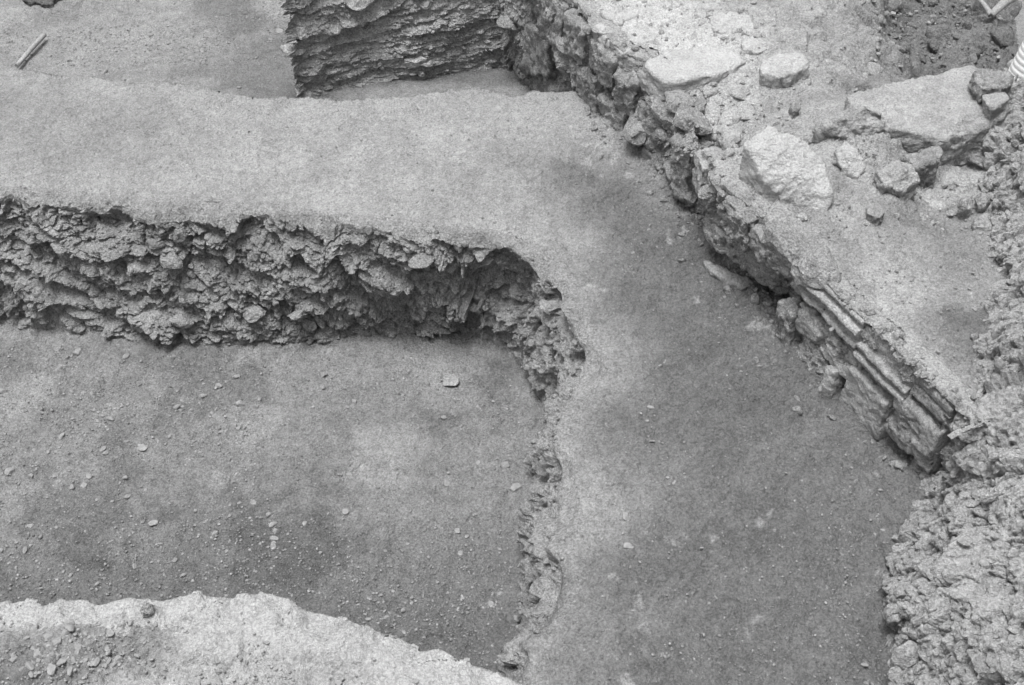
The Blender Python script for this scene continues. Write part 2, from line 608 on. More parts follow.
def pit_face():
    ns, nv, lipn = 1150, 165, 18
    G, hn, v, a, b = loft(RIM, FOOT, ns, nv, 0.13, lipn=lipn)
    n = normals(G)
    n[:, :lipn] = np.array([0, 0, 1.0])
    side = (n[:, lipn + 40] * hn).sum(1)
    sg = np.where(side < 0, -1, 1)[:, None, None]
    n[:, lipn:] *= sg
    n[:, lipn:] = smooth_u(n[:, lipn:], 32)
    P = G.reshape(-1, 3)
    vv = np.tile(v, ns)
    arc = np.repeat(np.r_[0, np.cumsum(np.linalg.norm(np.diff(a, axis=0), axis=1))], len(v))
    # layered, dipping clods: strata tilt down to the right
    dip = 0.42
    S = np.stack([(arc * math.cos(dip) - P[:, 2] * math.sin(dip)) * 0.62, (P[:, 2] * math.cos(dip) + arc * math.sin(dip)) * 1.15,
                  0.3 * fbm(P, 2.0, 2, 70)], 1)
    wob = np.stack([fbm(S, 5, 3, 71 + k) for k in range(3)], 1) * 0.05
    S = S + wob
    bias = (0, -0.45, 0)
    D = 0.06 * fbm(S * np.array([0.7, 1.6, 1]), 3.2, 4, 80)
    D += 0.075 * clods(S, 0.16, 81, 0.6, 0.15, bias)
    D += 0.045 * clods(S, 0.07, 82, 0.8, 0.2, bias)
    D += 0.022 * clods(S, 0.032, 83, 1.0, 0.3, bias)
    D += 0.008 * clods(S, 0.014, 84, 1.2, 0.3, bias)
    rgt = sstep(3.4, 3.75, arc)
    D *= 1 + 0.05 * rgt
    D -= 0.05 * rgt * np.exp(-((vv - 0.55) / 0.25) ** 2) * sstep(-0.15, 0.3, fbm(P, 4, 3, 78))
    up = sstep(-0.02, 0.08, vv + 0.08 * fbm(P, 7, 3, 86))
    foot = sstep(1.0, 0.9, vv)
    D = np.where(vv < 0, 0, D * up * (0.3 + 0.7 * foot))
    hollow = np.exp(-((arc - 3.55) / 0.32) ** 2) * np.exp(-((vv - 0.32) / 0.26) ** 2)
    D -= 0.06 * hollow
    nn = n.reshape(-1, 3)
    V = P + nn * D[:, None]
    # the rim is not a clean line: bits have come away
    jag = (0.055 * fbm(P * np.array([1, 1, 0]), 5, 2, 87) + 0.02 * clods(P * np.array([1, 1, 0]), 0.16, 88, 0.6, 0.0)) * np.where(vv < 0, sstep(-1, -0.1, vv), sstep(0.5, 0.0, vv))
    V += np.repeat(hn, len(v), 0) * jag[:, None]
    V[:, 2] -= np.where(vv > 0, 0.22 * D * sstep(0, 0.15, vv) * sstep(1, 0.85, vv), 0)
    soft_lip = (0.03 + 0.03 * sstep(0, 0.4, fbm(P, 3, 3, 85))) * sstep(-0.5, 0.05, vv + 0.6 * fbm(P, 5, 3, 89)) * np.where(vv < 0.05, 1, sstep(0.3, 0.05, vv))
    V[:, 2] -= soft_lip
    V[:, 2] += np.where(vv <= 0, ledge_h(V[:, 0], V[:, 1]) + ledge_micro(V[:, 0], V[:, 1]) * (1 + 0.5 * sstep(-0.6, -0.2, vv)) + 0.002 - 0.012 * sstep(-0.75, -1.0, vv), 0)
    V[:, 2] -= np.where(vv > 0.98, 0.05, 0)
    V = V.reshape(ns, -1, 3)
    V[:, lipn:, 2] += (ledge_h(a[:, 0], a[:, 1])[:, None]) * (1 - v[lipn:])[None, :]
    rg = sstep(3.1, 3.6, np.r_[0, np.cumsum(np.linalg.norm(np.diff(a, axis=0), axis=1))])
    for it in range(5):
        A_ = V.copy()
        A_[1:-1, 1:-1] = (V[1:-1, 1:-1] * 2 + V[:-2, 1:-1] + V[2:, 1:-1] + V[1:-1, :-2] + V[1:-1, 2:]) / 6
        k_ = (0.5 if it == 0 else 0.0) + 0.8 * rg
        V = V + (A_ - V) * np.clip(k_, 0, 0.9)[:, None, None]
    Vf = V.reshape(-1, 3)
    wt = np.where((vv > 0.06) & (vv < 0.97), 0.35 + sstep(-0.1, 0.3, fbm(P, 3, 3, 95)), 0) * (1 - 0.4 * rgt)
    nz = nn.copy()
    ax = (0.9, 0.1, -0.42)
    parts = [(Vf, tris(gridfaces(ns, len(v))))]
    parts.append(embed(Vf, nz, wt * (1 + 0.3 * rgt), 110, 0.05, 0.15, 2.6, 96, 0.5, ax, 0.35))
    parts.append(embed(Vf, nz, wt, 1700, 0.018, 0.05, 2.0, 97, 0.2, ax, 0.5))
    parts.append(embed(Vf, nz, np.where((vv > -0.25) & (vv < 0.1), 1.0, 0), 260, 0.012, 0.05, 2.2, 79, 0.3, ax, 0.6))
    parts.append(embed(Vf, nz, np.where((vv > -0.1) & (vv < 1), 1.0, 0), 1500, 0.008, 0.018, 1.5, 98, 0.2))
    Vm, Fm = merge(parts)
    dst = np.zeros(len(Vm))
    dst[:len(Vf)] = sstep(0.02, -0.3, vv + 0.4 * fbm(P, 6, 3, 99)) * (0.1 + 0.15 * rgt)
    o = link('pit_side', Vm, Fm, M['face'], smooth=np.r_[vv < -0.2, np.zeros(len(Vm) - len(Vf), bool)], attrs={'damp_dark': np.r_[np.where(vv < 0.02, 0.8 * soft(Vf[:, 0], Vf[:, 1], DAMP, 0.38, 61, 0.5), 0), np.zeros(len(Vm) - len(Vf))], 'dust': dst})
    tag(o, 'crumbling cut earth side of the pit with dipping layers of clods', kind='structure')


pit_face()


def far_side():
    A = [tuple(p) for p in FE]
    B = [(p[0], p[1] + 0.16, FARZ - 0.05) for p in FE]
    ns, nv, lipn = 620, 50, 12
    G, hn, v, a, b = loft(A[::-1], B[::-1], ns, nv, 0.13, lipn=lipn)
    n = normals(G)
    P = G.reshape(-1, 3)
    vv = np.tile(v, ns)
    D = 0.04 * clods(P, 0.12, 91, 1.0, 0.2) + 0.02 * clods(P, 0.05, 92, 1.2, 0.3)
    nz = P.copy()
    jag = 0.035 * fbm(np.stack([P[:, 0], P[:, 1] * 0, P[:, 2] * 0], 1), 7, 4, 93)
    V = P + np.repeat(hn, len(v), 0) * (np.where(vv > 0, D, 0) + jag * sstep(-0.9, 0, vv))[:, None]
    V[:, 2] += np.where(vv <= 0, ledge_h(V[:, 0], V[:, 1]) + ledge_micro(V[:, 0], V[:, 1]) - 0.010 * sstep(-0.7, -1.0, vv), 0)
    V[:, 2] += np.where(vv > 0, ledge_h(V[:, 0], V[:, 1]) * (1 - vv), 0)
    damp_dark = 0.2 * soft(V[:, 0], V[:, 1], DAMP2, 0.25, 62)
    o = link('ledge_side', V, gridfaces(ns, len(v)), M['ledge'], attrs={'damp_dark': damp_dark, 'dust': np.zeros(len(V))})
    tag(o, 'far side of the earth ledge dropping into the next pit', kind='structure')


far_side()


# ------------------------------------------------------------------ floors
def pit_h(x, y):
    p = P3(x, y)
    return PITZ + 0.02 * fbm(p, 1.5, 3, 101) + 0.007 * fbm(p, 8, 4, 102)


def build_pit_floor():
    x, y, Fc = sheet(-3.6, 0.5, 2.6, 5.35, 0.008)
    d = polydist(x, y, [tuple(p[:2]) for p in catmull(FOOT, 120)[0]], False)
    p = P3(x, y)
    z = pit_h(x, y) + 0.009 * clods(p, 0.03, 103, 1.0, 0.4) + 0.007 * fbm(p, 30, 4, 104, 0.7)
    lump = clods(p, 0.06, 105, 0.4, 0.1)
    z += 0.004 * np.maximum(0, lump) * (fbm(p, 2, 3, 106) > 0.0)
    z += 0.03 * sstep(0.12, 0, d) * (0.5 + 0.5 * fbm(p, 6, 3, 107))
    ys = sstep(4.1, 3.1, y + 0.25 * fbm(p, 1.6, 3, 108))  # floor tone gets darker towards the near bank
    tracks = soft(x, y, pxpoly([(60, 470), (130, 390), (330, 340), (500, 430), (530, 640), (330, 640), (330, 540), (200, 430), (100, 520)], PITZ), 0.18, 109)
    damp_dark = np.clip(0.85 * ys + 0.5 * sstep(0.05, 0.3, fbm(p, 1.9, 6, 110, 0.65)), 0, 1)
    dust = np.zeros_like(x)
    for (a, b, w) in ((25, 400, 34), (215, 478, 20), (430, 370, 60), (390, 450, 50), (260, 425, 30), (480, 330, 40)):
        c = U(a, b, PITZ)
        r = w * 0.0052
        q = np.hypot(x - c[0], (y - c[1]) * 0.8) / r + 0.5 * fbm(p, 5, 3, 111)
        dust = np.maximum(dust, 0.75 * sstep(1.0, 0.3, q))
    o = link('pit_floor', np.stack([x, y, z], 1), Fc, M['pit'], attrs={'damp_dark': damp_dark, 'dust': dust})
    tag(o, 'flat earth floor of the pit strewn with small stones', kind='structure')


build_pit_floor()


def far_h(x, y):
    p = P3(x, y)
    return FARZ + 0.03 * fbm(p, 1.2, 3, 121) + 0.012 * fbm(p, 6, 4, 122)


def build_far_floor():
    x, y, Fc = sheet(-4.4, 0.6, 6.1, 10.5, 0.012)
    p = P3(x, y)
    z = far_h(x, y) + 0.006 * clods(p, 0.05, 123, 1.0, 0.3)
    c = U(90, 12, FARZ)
    heap = np.exp(-(((x - c[0]) / 0.55) ** 2 + ((y - c[1]) / 0.12) ** 2))
    z += heap * (0.03 + 0.05 * np.abs(clods(p, 0.09, 124, 1.2, 0.3)))
    z += 0.02 * clods(p, 0.11, 125, 1.2, 0.3) * sstep(7.9, 8.3, y)
    damp_dark = np.clip(0.45 * sstep(-1.9, -1.0, x) * 0 + 0.5 * sstep(0.1, 0.4, fbm(p, 1.5, 4, 126)), 0, 1)
    cc = U(200, 80, FARZ)
    damp_dark = np.clip(damp_dark + 0.5 * soft(x, y, pxpoly([(170, 70), (300, 20), (320, 110), (200, 110)], FARZ), 0.2, 127), 0, 1)  # darker patch of floor to the left of the earth block
    dust = 0.6 * sstep(0.15, 0.4, fbm(p, 2.0, 4, 128))
    o = link('far_pit_floor', np.stack([x, y, z], 1), Fc, M['far'], attrs={'damp_dark': damp_dark, 'dust': dust})
    tag(o, 'trodden earth floor of the pit beyond the ledge', kind='structure')


build_far_floor()


# ------------------------------------------------------------------ earth block standing in the far pit
def earth_block():
    A0, A1 = U(297, 100, FARZ), U(506, 68, FARZ)
    ztop = 0.52
    L0 = np.array([A0[0] - 0.05, A0[1] + 2.2, FARZ])
    foot = [L0, (L0 * 0.4 + A0 * 0.6), A0 + np.array([0, 0.03, 0]), A0 + np.array([0.05, 0.0, 0]), (A0 + A1) / 2, A1, A1 + np.array([0.5, 0.2, 0])]
    lean = np.array([0.0, 0.10, 0])
    top = [np.array([p[0], p[1], ztop]) + (lean if k > 2 else np.array([0.06, 0.08, 0])) for k, p in enumerate(foot)]
    foot = [np.array([p[0], p[1], FARZ - 0.05]) for p in foot]
    ns, nv, lipn = 560, 150, 10
    G, hn, v, a, b = loft(top, foot, ns, nv, 0.14, lipn=lipn)
    n = normals(G)
    nm = n[:, lipn + 30]
    s = np.sign((nm * hn).sum(1))[:, None, None]
    n = n * s
    n[:, :lipn] = np.array([0, 0, 1.0])
    P = G.reshape(-1, 3)
    vv = np.tile(v, ns)
    arc = np.repeat(np.r_[0, np.cumsum(np.linalg.norm(np.diff(a, axis=0), axis=1))], len(v))
    S = np.stack([arc * 0.3 + 0.1 * P[:, 2], P[:, 2] - 0.12 * arc, 0 * arc], 1)
    S = S + 0.04 * np.stack([fbm(S, 5, 3, 131 + k) for k in range(3)], 1)
    bias = (0, -0.4, 0)
    S = S * np.array([0.7, 1.35, 1]) + 0.12 * np.stack([fbm(P, 1.7, 3, 128 + k) for k in range(3)], 1)
    D = 0.05 * fbm(P, 3, 4, 132) + 0.045 * clods(S, 0.17, 133, 0.5, 0.1, bias) + 0.026 * clods(S, 0.075, 134, 0.6, 0.15, bias) + 0.016 * clods(S, 0.035, 135, 0.8, 0.25, bias) + 0.008 * clods(P, 0.03, 136, 1.0, 0.3)
    front = sstep(2.05, 2.2, arc)
    D = D * (0.25 + 0.75 * front)
    V = P + n.reshape(-1, 3) * D[:, None]
    V[:, 2] -= np.where(vv > 0, 0.25 * D, 0)
    nf = n.reshape(-1, 3)
    wt = np.where((vv > 0) & (arc > 2.1), 1.0, 0)
    Vm, Fm = merge([(V, tris(gridfaces(ns, len(v)))), embed(V, nf, wt, 26, 0.06, 0.24, 2.0, 137, 0.75, (1, 0.1, -0.05), 0.15),
                    embed(V, nf, wt, 420, 0.02, 0.06, 2, 138, 0.2, (1, 0.1, -0.05), 0.4)])
    o = link('earth_block', Vm, Fm, M['block'], smooth=False, attrs={'damp_dark': np.zeros(len(Vm)), 'dust': np.zeros(len(Vm))})
    tag(o, 'block of uncut layered earth standing behind the ledge', kind='structure')
    # back-fill under its top so that it is closed from behind
    x, y, Fc = sheet(L0[0], A1[0] + 0.6, A0[1], A0[1] + 2.6, 0.025)
    tp = catmull(top, 60)[0]
    pl = [tuple(q[:2]) for q in tp] + [(A1[0] + 0.5, A0[1] + 2.5), (L0[0] + 0.1, A0[1] + 2.5)]
    ok = inpoly(x, y, pl) & (polydist(x, y, [tuple(q[:2]) for q in tp], False) > 0.09)
    used, Fc = keepfaces(Fc, ok[Fc].all(1), len(x))
    x, y = x[used], y[used]
    o2 = link('earth_block_top', np.stack([x, y, ztop - 0.004 + 0.01 * fbm(P3(x, y), 4, 3, 139) * sstep(A0[1], A0[1] + 1, y)], 1), Fc, M['far'],
              attrs={'damp_dark': 0 * x, 'dust': 0 * x})
    tag(o2, 'rough top of the uncut earth block', kind='structure')


earth_block()

# ------------------------------------------------------------------ stone wall
WALL = [((440, -150), (450, 40), -0.55), ((499, -81), (500, 72), -0.55), ((540, -36), (538, 100), -0.55), ((574, 2), (573, 92), -0.06), ((593, 23), (592, 108), -0.06),
        ((618, 52), (614, 132), -0.06), ((647, 66), (634, 154), -0.06), ((676, 92), (656, 172), -0.06), ((694, 122), (672, 190), -0.06),
        ((708, 156), (684, 206), -0.06), ((728, 188), (697, 232), -0.06), ((760, 222), (735, 268), -0.06), ((801, 258), (775, 308), -0.06),
        ((835, 291), (808, 350), -0.06), ((868, 322), (838, 384), -0.06), ((905, 358), (872, 422), -0.06), ((940, 390), (905, 448), -0.06),
        ((978, 424), (945, 462), -0.06), ((975, 421), (946, 464), -0.06)]
WTOP = [U(a[0], a[1], TOPZ) for a, b, z in WALL]
WFOOT = [U(b[0], b[1], z) for a, b, z in WALL]

wall = empty('stone_wall', tuple(U(800, 330, 0)))
tag(wall, 'ruined stone wall of rubble and moulded blocks along the earth ledge', 'wall')
wl = np.array(wall.location)

TRENCH = pxpoly([(868, -60), (872, 20), (880, 62), (935, 64), (975, 52), (1010, 40), (1300, 40), (1300, -120), (868, -120)], 0.5)
HOLLOW = pxpoly([(905, 150), (985, 140), (985, 190), (960, 235), (915, 215)], 0.5)
BOULD = U(775, 235, 0.5)
WT2 = [tuple(p[:2]) for p in catmull(WTOP, 200)[0]]


MOUNDS = [(728, 26, 0.22, 0.045), (765, 48, 0.16, 0.04), (786, 66, 0.22, 0.04), (850, 162, 0.15, 0.035), (898, 178, 0.17, 0.035), (800, 190, 0.3, 0.03), (850, 122, 0.25, 0.04),
          (875, 210, 0.09, 0.02), (925, 112, 0.4, 0.015), (908, 138, 0.22, 0.06), (868, 132, 0.2, 0.05), (745, 160, 0.2, 0.05), (700, 110, 0.25, -0.10), (725, 128, 0.14, -0.06)]


def top_h(x, y):
    p = P3(x, y)
    z = TOPZ + 0.03 * fbm(p, 1.5, 3, 141) + 0.016 * fbm(p, 7, 4, 142)
    tr = soft(x, y, TRENCH, 0.26, 143, 0.7)
    z = z - 0.36 * tr
    z = z - 0.07 * soft(x, y, HOLLOW, 0.1, 144, 0.4)
    q = np.exp(-(((x - BOULD[0]) / 0.2) ** 2 + ((y - BOULD[1]) / 0.14) ** 2))
    z = z - 0.07 * q
    for a, b, r0, hh in MOUNDS:
        c = U(a, b, 0.52)
        z = z + hh * np.exp(-(((x - c[0]) ** 2 + (y - c[1]) ** 2) / r0 ** 2) ** 1.5)
    return z, tr


Q1Y = U(980, 426, TOPZ)[1]


def wall_top():
    x, y, Fc = sheet(-0.2, 3.6, 3.0, 9.0, 0.0095)
    wt = catmull(WTOP, 400)[0]
    poly = [tuple(p[:2]) for p in wt if p[1] > Q1Y] + pxpoly([(990, 430), (1080, 330)], 0.5) + [(3.7, 10), (-0.6, 10)]
    d = polydist(x, y, WT2, False)
    ok = inpoly(x, y, poly) & (d > 0.085)
    used, Fc = keepfaces(Fc, ok[Fc].all(1), len(x))
    x, y, d = x[used], y[used], d[used]
    p = P3(x, y)
    z, tr = top_h(x, y)
    far = sstep(4.3, 5.0, y)
    rubb = clods(p, 0.11, 145, 1.1, 0.25)
    z = z + (0.012 + 0.03 * far * sstep(0.1, 0.3, fbm(p, 2.5, 3, 146) + 0.1)) * rubb + 0.007 * clods(p, 0.04, 147, 1.0, 0.3) + 0.004 * fbm(p, 32, 3, 148)
    z = z + tr * (0.07 * clods(p, 0.3, 149, 0.7, 0.1) + 0.02 * clods(p, 0.085, 150, 1.0, 0.2) + 0.06 * fbm(p, 4, 4, 140))
    damp_dark = np.clip(0.75 * tr + 0.45 * sstep(0.05, 0.35, fbm(p, 2.2, 4, 151)) * sstep(1.05, 1.3, x) + 0.4 * soft(x, y, pxpoly([(880, 200), (985, 190), (1000, 400), (930, 330)], 0.5), 0.2, 152), 0, 1)
    dust = np.clip(sstep(5.0, 6.0, y) * sstep(0.9, 0.35, d) * 0.95 + 0.3 * sstep(0.35, 0.05, d) , 0, 1) * (1 - tr)
    V = np.stack([x, y, z], 1)
    up = np.tile(np.array([0, 0, 1.0]), (len(V), 1))
    rubble = soft(x, y, pxpoly([(590, 0), (700, -20), (800, 20), (860, 70), (880, 150), (850, 215), (800, 240), (735, 205), (700, 150), (640, 80)], 0.5), 0.2, 751)
    hol = soft(x, y, HOLLOW, 0.12, 752)
    wt = 0.03 + rubble * (0.2 + sstep(0, 0.3, fbm(p, 2.5, 3, 753))) + 0.8 * hol + 1.2 * tr * (y < 7.0)
    parts = [(V, tris(Fc)), embed(V, up, wt * (1 - 0.6 * tr), 70, 0.06, 0.16, 2.0, 754, 0.9, (1, 0.3, 0), 0.3), embed(V, up, wt, 900, 0.018, 0.06, 2.0, 755, 0.6), embed(V, up, tr * (y < 7.2) + 1e-9, 120, 0.05, 0.2, 2, 756, 0.6)]
    Vm, Fm = merge(parts)
    n0 = len(V)
    near_i = np.array([0])
    pad = np.zeros(len(Vm))
    pad[:n0] = dust
    pad[n0:] = 0.35 * (1 - soft(Vm[n0:, 0], Vm[n0:, 1], TRENCH, 0.26, 143, 0.7))
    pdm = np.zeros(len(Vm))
    pdm[:n0] = damp_dark
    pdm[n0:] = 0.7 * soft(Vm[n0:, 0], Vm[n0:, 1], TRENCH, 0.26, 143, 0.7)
    o = link('wall_top_earth', Vm, Fm, M['fill'], attrs={'damp_dark': pdm, 'dust': pad})
    tag(o, 'dusty earth fill level with the top of the stone wall', kind='structure')


wall_top()


def wall_face():
    ns, nv, lipn = 1250, 120, 14
    G, hn, v, a, b = loft(WTOP, WFOOT, ns, nv, 0.13, lipn=lipn)
    n = normals(G)
    hmean = hn
    s = np.sign((n[:, lipn + 30] * hn).sum(1))[:, None, None]
    n = smooth_u(n * s, 25)
    n[:, :lipn] = np.array([0, 0, 1.0])
    P = G.reshape(-1, 3)
    vv = np.tile(v, ns)
    arc0 = np.r_[0, np.cumsum(np.linalg.norm(np.diff(a, axis=0), axis=1))]
    arc = np.repeat(arc0, len(v))
    S = np.stack([arc * 0.75, P[:, 2] + 0.15 * arc, 0 * arc], 1)
    S = S + 0.03 * np.stack([fbm(S, 6, 3, 161 + k) for k in range(3)], 1)
    bias = (0, -0.3, 0)
    D = 0.05 * fbm(S, 3, 3, 165) + 0.10 * clods(S, 0.24, 166, 0.4, 0.25, bias) + 0.045 * clods(S, 0.085, 167, 0.7, 0.2, bias) + 0.022 * clods(S, 0.036, 168, 1.0, 0.3, bias) + 0.008 * clods(S, 0.016, 169, 1.2, 0.3, bias)
    # straight courses and moulded blocks along the near part
    k0 = arc0[np.argmin(np.linalg.norm(a - U(801, 258, TOPZ), axis=1))]
    near = sstep(k0 - 0.05, k0 + 0.1, arc)
    farw = sstep(k0 - 1.2, k0 - 2.0, arc)
    D = D * (1 - 0.4 * near) * (1 - 0.35 * farw) - 0.03 * near * sstep(-0.1, 0.1, vv)
    mask = np.where(vv < 0, 0, sstep(-0.02, 0.14, vv))
    V = P + n.reshape(-1, 3) * (D * mask)[:, None]
    V[:, 2] -= np.where(vv > 0, 0.2 * D * mask, 0)
    jag = (0.05 * fbm(P * np.array([1, 1, 0]), 5, 4, 163) + 0.03 * clods(P * np.array([1, 1, 0]), 0.1, 164, 0.6, 0.0)) * np.where(vv < 0, sstep(-1, -0.1, vv), sstep(0.5, 0.0, vv)) * (1 - near)
    V += np.repeat(hn, len(v), 0) * jag[:, None]
    zt, tr = top_h(V[:, 0], V[:, 1])
    V[:, 2] += np.where(vv <= 0, zt - TOPZ - 0.012 * sstep(-0.7, -1, vv), 0)
    nf = n.reshape(-1, 3)
    wt = np.where((vv > 0.03) & (vv < 1), 1 - 0.75 * near * (vv < 0.5) + 0.9 * near * (vv > 0.78), 0)
    Vm, Fm = merge([(V, tris(gridfaces(ns, len(v)))), embed(V, nf, wt * (1 - 0.6 * farw), 90, 0.09, 0.26, 1.7, 153, 0.6, (0.3, -1, 0.0), 0.3),
                    embed(V, nf, wt, 550, 0.02, 0.05, 2, 154, 0.4), embed(V, nf, np.where((vv > 0.1) & (vv < 1), 1, 0), 500, 0.012, 0.03, 2, 155, 0.2),
                    embed(V, nf, np.where((vv > -0.5) & (vv < 0.06), near + 0.3, 0), 260, 0.012, 0.06, 2.2, 199, 0.4)])
    dst = np.zeros(len(Vm))
    dst[:len(V)] = sstep(0.02, -0.3, vv + 0.2 * fbm(P, 6, 3, 156))
    link('rubble_core', Vm - wl, Fm, M['core'], wall, smooth=np.r_[vv < -0.2, np.zeros(len(Vm) - len(V), bool)], attrs={'damp_dark': 0 * dst, 'dust': dst})


wall_face()

# straight frame along the moulded stretch of the wall
Q0, Q1 = U(801, 256, TOPZ), U(978, 424, TOPZ)
AX = (Q1 - Q0) / np.linalg.norm(Q1 - Q0)
NX = np.array([AX[1], -AX[0], 0.0])
if NX[0] > 0:
    NX = -NX


def along(px, py):
    return float((U(px, py, TOPZ) - Q0) @ AX)


def moulding(name, s0, s1, prof, mat, seed, worn=0.004, step=0.008, chip=0.01):
    """a worn block: profile (out, z) swept along the wall, closed at both ends"""
    pr = []
    for (o0, z0), (o1, z1) in zip(prof, prof[1:] + prof[:1]):
        k = max(1, int(math.hypot(o1 - o0, z1 - z0) / step))
        for i in range(k):
            t = i / k
            pr.append((o0 + (o1 - o0) * t, z0 + (z1 - z0) * t))
    pr = np.array(pr)
    c = pr.mean(0)
    ns = max(4, int((s1 - s0) / step))
    ss = np.linspace(s0, s1, ns)
    rings = []
    for k, s in enumerate(ss):
        rings.append((s, 1.0))
    cap = [(s0, f) for f in (0.05, 0.3, 0.6, 0.9)] + rings + [(s1, f) for f in (0.9, 0.6, 0.3, 0.05)]
    V = []
    for s, f in cap:
        q = c + (pr - c) * f
        V.append(Q0[None, :] * np.array([1, 1, 0]) + AX[None, :] * s * np.array([1, 1, 0]) + NX[None, :] * q[:, :1] + np.array([0, 0, 1.0]) * q[:, 1:2])
    V = np.array(V)
    nr, m, _ = V.shape
    P = V.reshape(-1, 3)
    ctr = np.repeat(V.mean(1, keepdims=True), m, 1).reshape(-1, 3)
    d = P - ctr
    d /= np.linalg.norm(d, axis=1, keepdims=True) + 1e-6
    P = P + d * (worn * fbm(P, 14, 4, seed) + worn * 0.5 * fbm(P, 60, 2, seed + 3) + chip * np.minimum(0, clods(P, 0.08, seed + 4, 0.9, 0.2) + 0.15))[:, None]
    idx = np.arange(nr * m).reshape(nr, m)
    f = np.stack([idx[:-1], idx[1:], np.roll(idx, -1, 1)[1:], np.roll(idx, -1, 1)[:-1]], -1).reshape(-1, 4)
    return link(name, P - wl, f, mat, wall)


sA0, sA1 = along(801, 256), along(866, 319)
sB1 = along(918, 368)
sC1 = along(975, 421)
PA = [(-0.10, 0.478), (0.012, 0.488), (0.02, 0.472), (0.004, 0.462), (0.006, 0.45), (0.034, 0.442), (0.043, 0.43), (0.04, 0.416), (0.018, 0.405), (0.006, 0.388), (0.012, 0.372), (0.03, 0.366), (0.036, 0.352), (0.028, 0.34),
      (0.002, 0.334), (-0.004, 0.30), (-0.02, 0.29), (-0.1, 0.29)]
moulding('moulded_block', sA0, sA1, PA, M['marble'], 201, 0.008, chip=0.026)['label'] = 'marble block carved with long parallel mouldings'
PB = [(-0.1, 0.47), (-0.01, 0.478), (0.002, 0.47), (0.004, 0.40), (0.006, 0.388), (0.03, 0.381), (0.034, 0.364), (0.012, 0.356), (0.012, 0.342), (0.036, 0.335), (0.038, 0.312), (0.004, 0.304), (-0.005, 0.275), (-0.1, 0.275)]
moulding('moulded_block', sA1 + 0.006, sB1, PB, M['marble'], 211, 0.008, chip=0.03)['label'] = 'stepped marble block with a rough upper face'
PC = [(-0.1, 0.478), (0.0, 0.485), (0.015, 0.47), (0.01, 0.435), (-0.004, 0.43), (0.012, 0.42), (0.015, 0.375), (-0.01, 0.36), (-0.1, 0.36)]
moulding('coping_block', sB1 + 0.008, sC1 - 0.10, PC, M['core'], 221, 0.01, chip=0.05)
# plain course under the mouldings
PD = [(-0.15, 0.283), (0.005, 0.283), (0.02, 0.25), (0.022, 0.15), (0.0, 0.13), (-0.15, 0.13)]
moulding('plain_block', sA0 + 0.06, sA1 + 0.05, PD, M['marble'], 231, 0.012, chip=0.06)
PE = [(-0.15, 0.35), (0.01, 0.35), (0.035, 0.33), (0.045, 0.2), (0.03, 0.11), (0.0, 0.09), (-0.15, 0.09)]
moulding('panel_block', sB1 - 0.045, sC1 - 0.10, PE, M['stone_grey'], 241, 0.016, chip=0.05)


def wpt(s, o, z):
    p = Q0 + AX * s + NX * o
    return (p[0], p[1], z)


def wallblock(name, s0, s1, o0, o1, z0, z1, mat, seed, label=None, jit=0.02, **k):
    r = np.random.default_rng(seed)
    pts = []
    for s in (s0, s1):
        for o_ in (o0, o1):
            for z in (z0, z1):
                j = r.uniform(-jit, jit, 3)
                pts.append(wpt(s + j[0], o_ + j[1], z + j[2]))
    ob = stone_obj(name, pts, mat, wall, seed=seed, **k)
    if label:
        ob['label'] = label
    return ob


# blocks low in the face
sP0, sP1 = along(868, 322) - 0.02, along(905, 358) + 0.01
wallblock('face_block', sP0, sP1, -0.1, 0.045, 0.02, 0.25, M['stone'], 301, 'smooth pale block low in the wall face', rough=0.01, chip=0.015)
wallblock('face_block', sA0 + 0.09, sA0 + 0.30, -0.1, 0.025, -0.02, 0.14, M['core'], 302, rough=0.02)
wallblock('wedge_stone', sA1 - 0.10, sA1 - 0.055, -0.05, 0.06, -0.02, 0.17, M['stone'], 303, 'thin pale stone set on edge', jit=0.025, rough=0.008)
wallblock('face_block', sA0 - 0.05, sA0 + 0.08, -0.1, 0.03, 0.0, 0.22, M['core'], 304, rough=0.02)
# squared blocks still showing in the rubble face
_wt, _par = catmull(WTOP, 600)
_wf, _ = catmull(WFOOT, 600, _par)


def facing(px0, px1, v0, v1, out, mat, seed):
    pts = []
    r = np.random.default_rng(seed)
    for (a, b) in (px0, px1):
        k = int(np.argmin(np.linalg.norm(_wt[:, :2] - U(a, b, TOPZ)[:2], axis=1)))
        t = _wt[min(k + 3, 599)] - _wt[max(k - 3, 0)]
        nn = np.array([t[1], -t[0], 0])
        nn /= np.linalg.norm(nn)
        for v in (v0, v1):
            q = _wt[k] * (1 - v) + _wf[k] * v
            for o_ in (out, -0.14):
                pts.append(tuple(q + nn * (o_ + r.uniform(-0.012, 0.012)) + np.array([0, 0, r.uniform(-0.02, 0.02)])))
    stone_obj('face_block', pts, mat, wall, seed=seed, rough=0.018, chip=0.035, bev=0.03)


for i_, (a_, b_, v0_, v1_, o_) in enumerate((((574, 2), (592, 22), 0.08, 0.5, 0.05), ((594, 24), (620, 54), 0.1, 0.45, 0.05), ((584, 14), (606, 38), 0.52, 0.95, 0.06), ((622, 56), (645, 65), 0.15, 0.55, 0.05),
                                             ((610, 44), (636, 62), 0.58, 0.98, 0.06), ((650, 70), (676, 93), 0.3, 0.7, 0.05), ((664, 82), (690, 116), 0.7, 1.0, 0.07), ((548, -28), (570, -2), 0.1, 0.5, 0.05),
                                             ((530, -46), (556, -18), 0.45, 0.8, 0.05), ((735, 194), (765, 226), 0.35, 0.7, 0.05), ((765, 226), (797, 254), 0.3, 0.62, 0.05))):
    facing(a_, b_, v0_, v1_, o_, M['core'] if i_ % 3 else M['stone_grey'], 340 + i_)
